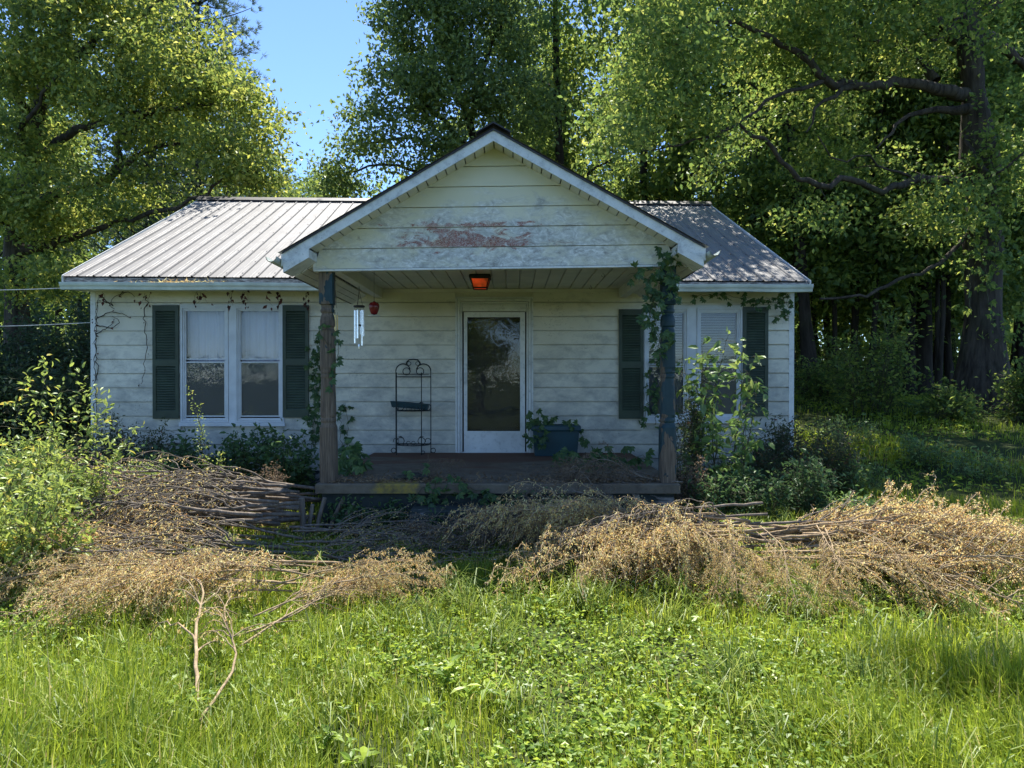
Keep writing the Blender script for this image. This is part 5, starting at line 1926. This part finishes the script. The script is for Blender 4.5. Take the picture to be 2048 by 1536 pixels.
# ================================================================== cut brush
def branch_proto(L, seed, leaf, stem, r0=.022, nside=16, leaf_density=1.0, arch=.15, lsize=.026):
    """A cut branch lying along +X from its butt at the origin, with hanging dry leaves."""
    rng = np.random.default_rng(seed)
    p, u = smooth_path([[0, 0, 0], [L * .35, rng.normal() * .06, arch * .7], [L * .7, rng.normal() * .12, arch], [L, rng.normal() * .18, arch * .3]], .12, .004, rng)
    r = r0 * (1 - u) ** .8 + .003
    p0 = np.concatenate([[p[0] + [-.0005, 0, 0]], p])
    polys = [(p0, np.concatenate([[.0005], r]))]
    pos, dr = [], []
    for k in range(nside):
        s = rng.uniform(.22, .98)
        j = int(s * (len(p) - 1))
        a = p[j]
        l = L * rng.uniform(.16, .42) * (1.25 - s * .7)
        ang = rng.uniform(.35, .95) * rng.choice([-1, 1])
        d = unit(np.array([math.cos(ang), math.sin(ang) * .9, rng.normal() * .20 - .05]))
        q = np.array([a, a + d * l * .35 + [0, 0, l * .09], a + d * l * .75 + [0, 0, l * .02], a + d * l * .95 + [0, 0, -l * .22]])
        q, uu = smooth_path(q, .06, .006, rng)
        polys.append((q, (r[j] * .45) * (1 - uu) ** .7 + .0018))
        for m in range(3, len(q), 3):
            d2 = unit(d + rng.normal(size=3) * .6)
            l2 = rng.uniform(.06, .28)
            q2 = q[m] + d2 * l2 * .7 + [0, 0, -l2 * .65]
            polys.append((np.array([q[m], (q[m] + q2) / 2 + [0, 0, .01], q2]), np.array([.0025, .002, .0012])))
            n2 = max(1, int(l2 / .022 * leaf_density))
            w = rng.uniform(.1, 1, n2)[:, None]
            pos.append(q[m] + (q2 - q[m]) * w + rng.normal(size=(n2, 3)) * .012)
            dr.append(unit(rng.normal(size=(n2, 3)) * .45 + [0, 0, -1.0] + d2 * .3))
        n1 = max(1, int(l / .018 * leaf_density))
        w = rng.uniform(.3, 1, n1)
        idx = np.clip((w * (len(q) - 1)).astype(int), 0, len(q) - 1)
        pos.append(q[idx] + rng.normal(size=(n1, 3)) * .014)
        dr.append(unit(rng.normal(size=(n1, 3)) * .45 + [0, 0, -1.0] + d * .3))
    V, F = tubes(polys, 5)
    o = mk('cut_branch', V, F, stem, smooth=True)
    pos, dr = np.concatenate(pos), np.concatenate(dr)
    k = rng.integers(1, 4, len(pos)) * (rng.uniform(size=len(pos)) < .62)
    idx = np.repeat(np.arange(len(pos)), k)
    pos = pos[idx] + rng.normal(size=(len(idx), 3)) * [.008, .008, .014]
    dr = unit(dr[idx] + rng.normal(size=(len(idx), 3)) * .35)
    n = len(pos)
    Ls = lsize * rng.uniform(.6, 1.4, n)
    V, F = kites(pos, dr, rdir(n, rng), Ls, Ls * .36, .3)
    c = mk('dry_leaves', V, F, leaf, o)
    return o


def place_branch(proto, state, loc, yaw, pitch, roll, sc, label, group, leaves=True):
    if proto.name not in state:
        state.add(proto.name)
        o = proto
    else:
        o = proto.copy()
        COL.objects.link(o)
        if leaves:
            for ch in list(proto.children):
                c = ch.copy()
                COL.objects.link(c)
                c.parent = o
    o.matrix_world = Matrix.Translation(Vector(loc)) @ Matrix.Rotation(yaw, 4, 'Z') @ Matrix.Rotation(-pitch, 4, 'Y') @ Matrix.Rotation(roll, 4, 'X') @ Matrix.Diagonal((sc, sc, sc, 1))
    tag(o, label, 'branch', group)
    return o


def build_brush():
    rng = np.random.default_rng(131)
    U = rng.uniform
    st = set()
    leafy = [branch_proto(2.3, 200 + k, M['leaf_dry'], M['stem_pale'], .012, 30, 1.25) for k in range(4)]
    bare = [branch_proto(2.6, 220 + k, M['leaf_dry'], M['stem_grey'], .016, 18, .3) for k in range(3)]
    greyb = [branch_proto(2.0, 230 + k, M['leaf_dry_grey'], M['stem_grey'], .014, 26, 1.3) for k in range(3)]
    pale = [branch_proto(2.2, 240 + k, M['leaf_dry'], M['stem_pale'], .011, 11, .6) for k in range(2)]

    def put(pr, n, xr, yr, zr, yaw, pitch, sc, label, group):
        for k in range(n):
            place_branch(pr[k % len(pr)], st, (U(*xr), U(*yr), U(*zr)), R(U(*yaw)), R(U(*pitch)), U(0, 6.28) * .15, U(*sc), label, group)

    # heap of long stems beside the porch, butts towards the post, tips towards the leafy bush
    put(bare, 40, (-2.6, -1.95), (6.6, 7.9), (.04, .46), (168, 200), (-9, 3), (.85, 1.15), 'long sawn stem in the heap of cut stems beside the porch slab', 'stems heaped beside the porch')
    put(leafy, 9, (-3.4, -2.0), (5.7, 7.0), (.05, .22), (175, 215), (-5, 3), (.8, 1.05), 'dry leafed branch in the heap between the sawn stems and the leafy bush', 'dry branches heaped beside the leafy bush')
    put(leafy, 11, (-2.6, -1.1), (4.9, 5.7), (.08, .26), (178, 225), (-5, 4), (.5, .75), 'dry tan leafed branch lying on the sunlit grass before the sawn stems', 'dry branches on the grass before the stems')
    put(bare, 12, (-2.6, -1.6), (5.5, 6.5), (.04, .22), (165, 205), (-5, 2), (.6, .9), 'thin cut stem lying between the sawn heap and the dry front branches', 'thin stems between the heaps')
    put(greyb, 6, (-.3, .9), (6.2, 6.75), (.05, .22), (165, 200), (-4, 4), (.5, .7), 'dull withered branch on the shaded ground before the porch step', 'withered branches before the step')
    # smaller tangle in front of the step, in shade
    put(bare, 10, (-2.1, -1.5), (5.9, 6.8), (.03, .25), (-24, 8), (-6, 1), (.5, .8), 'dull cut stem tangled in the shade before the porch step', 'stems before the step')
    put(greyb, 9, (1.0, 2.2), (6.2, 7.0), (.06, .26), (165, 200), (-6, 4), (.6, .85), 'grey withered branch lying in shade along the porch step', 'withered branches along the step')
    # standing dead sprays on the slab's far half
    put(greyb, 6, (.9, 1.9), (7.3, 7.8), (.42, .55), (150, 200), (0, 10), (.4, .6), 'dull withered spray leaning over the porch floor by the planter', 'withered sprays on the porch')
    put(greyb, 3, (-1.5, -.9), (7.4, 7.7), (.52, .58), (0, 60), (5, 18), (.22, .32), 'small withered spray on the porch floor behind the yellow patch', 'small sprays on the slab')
    # pile with sawn ends towards the corner, dry leaves hanging towards the lawn
    put(leafy, 13, (1.65, 2.1), (5.35, 5.95), (.20, .52), (165, 212), (-12, 5), (.65, .88), 'golden dry branch in the pile in front of the teal porch post', 'golden branches before the teal post')
    put(bare, 9, (1.6, 2.1), (5.5, 6.2), (.2, .62), (165, 200), (-10, 2), (.5, .7), 'sawn stem sticking out of the pile before the teal porch post', 'sawn stems before the teal post')
    put(leafy, 14, (1.2, 2.6), (5.3, 5.7), (.30, .52), (235, 300), (-30, -14), (.32, .45), 'golden dry spray hanging down onto the grass at the middle of the pile', 'golden sprays hanging on the grass')
    # pile running out to the shaded lawn
    put(leafy, 18, (1.9, 2.4), (5.4, 6.1), (.18, .42), (-32, 10), (-8, 4), (.72, .9), 'brown dry branch in the long pile reaching toward the shaded lawn', 'brown branches of the long pile')
    put(bare, 8, (1.9, 2.3), (5.6, 6.1), (.12, .38), (-20, 10), (-6, 3), (.65, .8), 'bare stem in the long pile reaching toward the shaded lawn', 'bare stems of the long pile')
    # pale branches lying towards the viewer
    B = P(398, 757, 3.12)
    for x, y, z, yaw, pt, s, lab in ((-1.38, 3.12, .09, 101, 4.5, .60, 'pale crooked dead branch with its butt in the foreground grass'), (-1.46, 3.28, .09, 115, 4, .85, 'thin pale dead stem lying in the grass beside the crooked one'),
                                     (-1.60, 4.12, .10, 53, 2.5, .52, 'pale dead branch with tan leaves forking toward the middle of the lawn'), (-1.55, 4.0, .08, 62, 3, .55, 'pale dead twiggy stem beside the forking branch')):
        place_branch(pale[int(y * 10) % 2], st, (x, y, z), R(yaw), R(pt), .3, s, lab, None)
    for k in range(7):
        place_branch(leafy[k % 4], st, (U(-1.7, -1.25), U(4.2, 4.9), U(.10, .2)), R(U(15, 65)), R(U(-3, 5)), .2, U(.32, .46), 'tan dry leafed spray lying across the pale dead branches on the lawn', 'tan sprays over the pale branches')
    # dead weeds standing by the teal post and below the window
    for (px, d, h, lab) in ((1385, 7.9, .62, 'dead brown weed stalks standing beside the teal porch post'), (540, 8.3, .55, 'dead brown weed stalks standing beside the sawn stems'), (1330, 8.0, .4, 'dead grey weed stalks standing against the foot of the teal post')):
        shrub('dead_weeds', lab, (X(px, d), d), stems_disc(13, .22, h * .8, h * 1.3, rng, .05), rng, 'leaf', 'leaf_dry_grey', .028, 3, .5, spread=.06, side=.13, stemmat='stem_grey', cat='weeds', shape='kite')
    # stump and sawn stubs where the shrub was cut by the post
    for k, (px, py, d, r, h, lean) in enumerate(((607, 1085, 7.0, .032, .42, -.02), (630, 1075, 7.15, .022, .40, .10), (655, 1070, 7.2, .020, .38, .16), (615, 1090, 7.05, .02, .35, .05), (668, 1075, 7.2, .016, .33, .2))):
        x = X(px, d)
        pts = np.array([[x, d, 0], [x, d, 0.01], [x + lean * .4, d, h * .5], [x + lean, d - .01, h], [x + lean, d - .01, h + .001]])
        V, F = tubes([(pts, np.array([.0005, r * 1.15, r, r * .95, .0005]))], 8)
        mk('cut_stub', V, F, M['stem_grey'], smooth=False, label='upright sawn stub of a shrub beside the porch slab', cat='stump', group='sawn stubs by the porch')


build_brush()


# ================================================================== lawn
def build_grass():
    rng = np.random.default_rng(151)
    pts = []
    # density falls off with distance; only where the ground is in view
    for y0, y1, dens in ((2.1, 3.6, 6000), (3.6, 5.0, 4800), (5.0, 6.8, 2800), (6.8, 9.9, 900), (9.9, 15, 340), (15, 24, 90)):
        x0, x1 = -(.74 * y1 + .3), (.74 * y1 + .3)
        n = int((x1 - x0) * (y1 - y0) * dens)
        x, y = rng.uniform(x0, x1, n), rng.uniform(y0, y1, n)
        pts.append(np.stack([x, y], 1))
    p = np.concatenate(pts)
    keep = np.abs(p[:, 0]) < .74 * p[:, 1] + .25
    keep &= ~((p[:, 0] > LX - .1) & (p[:, 0] < RX + .1) & (p[:, 1] > WY - .1))
    keep &= ~((p[:, 0] > -2.02) & (p[:, 0] < 1.72) & (p[:, 1] > 7.25))
    keep &= ~((p[:, 0] > -1.03) & (p[:, 0] < .94) & (p[:, 1] > 6.93))
    p = p[keep]
    q = np.concatenate([p, np.zeros((len(p), 1))], 1)
    cl = noise3(q, 2.6, 71) * .6 + noise3(q, 7.5, 72) * .4
    keep = rng.uniform(size=len(p)) < .16 + 1.55 * cl ** 1.6
    p, cl = p[keep], cl[keep]
    n = len(p)
    z = gz(p[:, 0], p[:, 1])
    base = np.concatenate([p, z[:, None] - .01], 1)
    tall = noise3(np.concatenate([p, np.zeros((n, 1))], 1), 1.5, 73)
    h = (.032 + .145 * cl ** 1.4 + .05 * tall) * rng.uniform(.5, 1.5, n)
    long = rng.uniform(size=n) < .012
    h[long] *= 1.9
    far = np.clip((p[:, 1] - 3) / 6, 0, 2.5)
    w = rng.uniform(.0032, .0078, n) * (1 + .6 * far)
    az = rng.uniform(0, 6.28, n)
    lean = rng.uniform(.05, .85, n) ** 1.3
    wind = .9 * noise3(np.concatenate([p * 1.0, np.zeros((n, 1))], 1), .9, 74) * 6.28
    az = np.where(rng.uniform(size=n) < .55, wind + rng.normal(0, .7, n), az)
    d = np.stack([np.cos(az), np.sin(az), np.zeros(n)], 1)
    s = np.stack([-np.sin(az + rng.normal(0, .5, n)), np.cos(az), np.zeros(n)], 1)
    s = unit(s)
    up = np.array([0, 0, 1.0])
    m = base + d * (h * lean * .28)[:, None] + up * (h * .60)[:, None]
    tip = base + d * (h * lean)[:, None] + up * (h * (1 - .42 * lean ** 2))[:, None]
    hw = (w / 2)[:, None]
    V = np.stack([base - s * hw, base + s * hw, m + s * hw * .8, m - s * hw * .8, tip], 1).reshape(-1, 3)
    i = (np.arange(n) * 5)[:, None]
    mk('grass', V, [i + np.array([[0, 1, 2, 3]]), i + np.array([[3, 2, 4]])], M['grass'], label='unmown sunlit lawn grass in front of the house', cat='grass', kind='stuff')
    # taller arching tufts
    nt = 520
    ty = 2.6 + rng.uniform(0, 1, nt) ** .8 * 5.6
    tx = rng.uniform(-.74, .74, nt) * ty
    edge = ((ty > 4.5) & (ty < 5.9)) | (tx > .30 * ty) | (rng.uniform(size=nt) < .35)
    edge &= ~((tx > -2.0) & (tx < 1.7) & (ty > 6.8))
    tx, ty = tx[edge], ty[edge]
    per = 34
    x = np.repeat(tx, per) + rng.normal(0, .045, len(tx) * per)
    y = np.repeat(ty, per) + rng.normal(0, .045, len(tx) * per)
    n = len(x)
    base = np.stack([x, y, gz(x, y) - .01], 1)
    h = np.repeat(rng.uniform(.16, .34, len(tx)), per) * rng.uniform(.5, 1.25, n)
    az = np.repeat(rng.uniform(0, 6.28, len(tx)), per) + rng.normal(0, 1.1, n)
    lean = rng.uniform(.2, 1.25, n)
    d = np.stack([np.cos(az), np.sin(az), np.zeros(n)], 1)
    s = np.stack([-np.sin(az), np.cos(az), np.zeros(n)], 1)
    hw = (rng.uniform(.0025, .0055, n) * (1 + .12 * y) / 2)[:, None]
    P1 = base + d * (h * lean * .12)[:, None] + up * (h * .45)[:, None]
    P2 = base + d * (h * lean * .42)[:, None] + up * (h * (.80 - .12 * lean))[:, None]
    P3 = base + d * (h * lean * .85)[:, None] + up * (h * (.95 - .45 * lean))[:, None]
    V = np.stack([base - s * hw, base + s * hw, P1 + s * hw, P1 - s * hw, P2 + s * hw * .8, P2 - s * hw * .8, P3], 1).reshape(-1, 3)
    i = (np.arange(n) * 7)[:, None]
    mk('tall_grass', V, [np.concatenate([i + np.array([[0, 1, 2, 3]]), i + np.array([[3, 2, 4, 5]])]), i + np.array([[5, 4, 6]])], M['tall_grass'], label='taller arching grass tufts at the edge of the brush piles', cat='grass', kind='stuff')
    # clover and broad weeds low between the blades
    n = 52000
    y = 2.2 + rng.uniform(0, 1, n) ** 1.4 * 5.2
    x = rng.uniform(-.76, .76, n) * y
    q = np.stack([x, y, np.zeros(n)], 1)
    mid = np.exp(-((x - .25 * y) / (.45 * y)) ** 2)
    k = noise3(q, 3.1, 81) + .35 * mid + rng.normal(0, .08, n) > .58
    k &= ~((x > -2.0) & (x < 1.7) & (y > 6.9))
    x, y = x[k], y[k]
    n = len(x)
    z = gz(x, y) + rng.uniform(.03, .13, n)
    base = np.stack([x, y, z], 1)
    D = unit(rng.normal(size=(n, 3)) * [1, 1, .3])
    Nn = unit(rng.normal(size=(n, 3)) * .45 + [0, 0, 1])
    L = rng.uniform(.012, .036, n)
    V, F = kites(base, D, Nn, L, L * .85, .2, .55)
    mk('clover', V, F, M['clover'], label='patches of clover and low broad weeds in the lawn', cat='clover', kind='stuff')
    # broad-leaved rosettes
    nr_ = 420
    ry = 2.3 + rng.uniform(0, 1, nr_) ** 1.3 * 3.4
    rx = rng.uniform(-.74, .74, nr_) * ry
    per = 9
    a = np.tile(np.arange(per) * 2 * np.pi / per, nr_) + rng.uniform(0, .6, nr_ * per)
    base = np.stack([np.repeat(rx, per), np.repeat(ry, per), np.repeat(gz(rx, ry), per) + rng.uniform(.03, .10, nr_ * per)], 1)
    D = np.stack([np.cos(a), np.sin(a), rng.uniform(-.1, .7, nr_ * per)], 1)
    L = np.repeat(rng.uniform(.03, .085, nr_), per) * rng.uniform(.6, 1.2, nr_ * per)
    V, F = pointed_leaves(base, D, np.repeat([[0, 0, 1.0]], nr_ * per, 0) + rng.normal(size=(nr_ * per, 3)) * .2, L, L * .42)
    mk('broadleaf_weeds', V, F, M['clover'], label='broad-leaved weed rosettes dotted through the lawn', cat='weeds', kind='stuff')
    # ground cover on the shaded lawn beside the house
    n = 16000
    y = rng.uniform(9.5, 22, n)
    x = rng.uniform(3.6, .78 * 22, n)
    k = (x < .78 * y) & (noise3(np.stack([x, y, y * 0], 1), 1.4, 83) + rng.normal(0, .1, n) > .5) & ~((x < RX + .3) & (y > WY - .3))
    x, y = x[k], y[k]
    n = len(x)
    base = np.stack([x, y, gz(x, y) + rng.uniform(.02, .16, n)], 1)
    V, F = kites(base, unit(rng.normal(size=(n, 3)) * [1, 1, .3]), unit(rng.normal(size=(n, 3)) * .4 + [0, 0, 1]), rng.uniform(.05, .10, n), .05, .2, .5)
    mk('ground_cover', V, F, M['clover'], label='leafy ground cover on the dappled lawn beside the house', cat='ground cover', kind='stuff')
    # fallen dry leaves among the brush
    n = 9000
    x = np.concatenate([rng.uniform(-4.6, -.9, n // 2), rng.uniform(.2, 4.3, n // 2)])
    y = np.concatenate([rng.uniform(4.9, 7.8, n // 2), rng.uniform(5.3, 7.2, n // 2)])
    base = np.stack([x, y, gz(x, y) + rng.uniform(.02, .16, len(x))], 1)
    V, F = kites(base, rdir(len(x), rng), rdir(len(x), rng), rng.uniform(.02, .045, len(x)), .016, .3)
    mk('leaf_litter', V, F, M['leaf_dry'], label='small dry tan leaves scattered among the brush', cat='leaf litter', kind='stuff')


build_grass()


def build_flowers():
    rng = np.random.default_rng(171)
    for k, (px, py, d) in enumerate(((456, 1082, 6.6), (513, 1085, 6.5), (575, 1092, 6.4), (460, 1100, 6.4), (990, 1150, 5.75), (1558, 1232, 4.9), (1538, 1248, 4.8))):
        c = P(px, py, d)
        g = float(gz(c[0], d))
        c[2] = max(c[2], g + .12)
        lab = 'small white weed flower on a thin stalk, ' + ('before the sawn stems' if px < 700 else 'in the shade below the door' if px < 1200 else 'before the hanging golden sprays')
        t = empty('white_flower', (c[0], d, g), lab, 'flower', 'white flowers ' + ('by the stems' if px < 700 else 'at the shade edge' if px < 1200 else 'before the golden sprays'))
        V, F = tubes([(np.array([[c[0] + .02, d, g], [c[0] + .01, d, (g + c[2]) / 2], c]), .0025)], 4)
        mk('stalk', V, F, M['green_stem'], t)
        a = np.arange(9) * 2 * np.pi / 9
        D = np.stack([np.cos(a), np.sin(a), np.full(9, .35)], 1)
        V, F = kites(np.repeat(c[None], 9, 0), D, np.repeat([[0, 0, 1.0]], 9, 0), .016, .009, .1)
        mk('petals', V, F, M['petal'], t)


build_flowers()


def build_side_tree():
    """Tree standing outside the view whose crown overhangs and shades the near lawn."""
    rng = np.random.default_rng(181)
    b = np.array([7.3, 8.6, 0.0])
    trunk = (np.array([b, b + [-.1, 0, 3], b + [-.3, 0, 6], b + [-.8, -.1, 9], b + [-1.0, 0, 12]]), .3, .06)
    limbs = [(np.array([b + [-.3, 0, 6], b + [-2, -.2, 7.6], b + [-4.2, -.6, 8.6]]), .12, .03), (np.array([b + [-.4, 0, 7], b + [-1.6, -1.4, 8.6], b + [-3.6, -2.6, 9.6]]), .11, .03), (np.array([b + [-.5, 0, 8], b + [-2, .4, 9.5], b + [-4.0, .2, 10.2]]), .1, .03)]
    blobs = [(b + [-4.4, -.7, 8.9], np.array([.95, .9, .8])), (b + [-3.7, -1.9, 9.6], np.array([1.1, 1.0, .8])), (b + [-2, 0, 9.2], np.array([1.6, 1.3, 1.2])), (b + [-1, 0, 11], np.array([2, 1.8, 1.6]))]
    tree('yard_tree', 'yard tree beside the lawn whose overhanging boughs shade the near corner of grass', trunk, limbs, blobs, 420, 30, rng, M['leaf_oak'], M['bark'], size=.14, gap=.42, seed=8, spread=.2)


build_side_tree()


def build_small_debris():
    rng = np.random.default_rng(191)
    n = 420
    x = X(885, 9.9) * 0 + rng.normal(X(360, 9.9), .33, n)
    base = np.stack([x, rng.uniform(9.87, 9.95, n), 2.925 + rng.uniform(0, .03, n)], 1)
    V, F = kites(base, unit(rng.normal(size=(n, 3)) * [1, .4, .35]), rdir(n, rng), rng.uniform(.03, .10, n), .006, .2)
    mk('gutter_litter', V, F, M['leaf_dry'], label='dry leaf and needle litter lodged in the gutter above the curtained window', cat='leaf litter', kind='stuff')
    n = 1500
    x = rng.uniform(-1.9, 1.6, n)
    k = np.abs(x + .1) * .6 + rng.uniform(0, 1, n) > .75
    x = x[k]
    n = len(x)
    base = np.stack([x, 7.33 + np.abs(rng.normal(0, .28, n)), FLOOR + rng.uniform(.002, .03, n)], 1)
    V, F = kites(base, unit(rng.normal(size=(n, 3)) * [1, 1, .3]), rdir(n, rng), rng.uniform(.02, .07, n), rng.uniform(.008, .03, n), .3)
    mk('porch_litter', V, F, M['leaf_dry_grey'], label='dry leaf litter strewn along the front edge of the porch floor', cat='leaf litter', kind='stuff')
    c = P(822, 953, 7.62)
    c[2] = FLOOR + .02
    seg, ring = 16, 9
    V = []
    for i in range(ring):
        th = math.pi * i / (ring - 1)
        for j in range(seg):
            ph = 2 * math.pi * j / seg
            r = 1 + .16 * math.sin(3 * ph + 2 * th) + .10 * math.sin(5 * ph - 3 * th)
            V.append([c[0] + .17 * r * math.sin(th) * math.cos(ph), c[1] + .10 * r * math.sin(th) * math.sin(ph), c[2] + .048 * r * math.cos(th)])
    i = np.arange(ring - 1)[:, None] * seg + np.arange(seg)[None, :]
    j = np.arange(ring - 1)[:, None] * seg + (np.arange(seg)[None, :] + 1) % seg
    mk('rock', V, np.stack([i, i + seg, j + seg, j], -1).reshape(-1, 4), M['rock'], smooth=True, label='flat dark mossy rock lying on the edge of the porch slab', cat='rock')


build_small_debris()
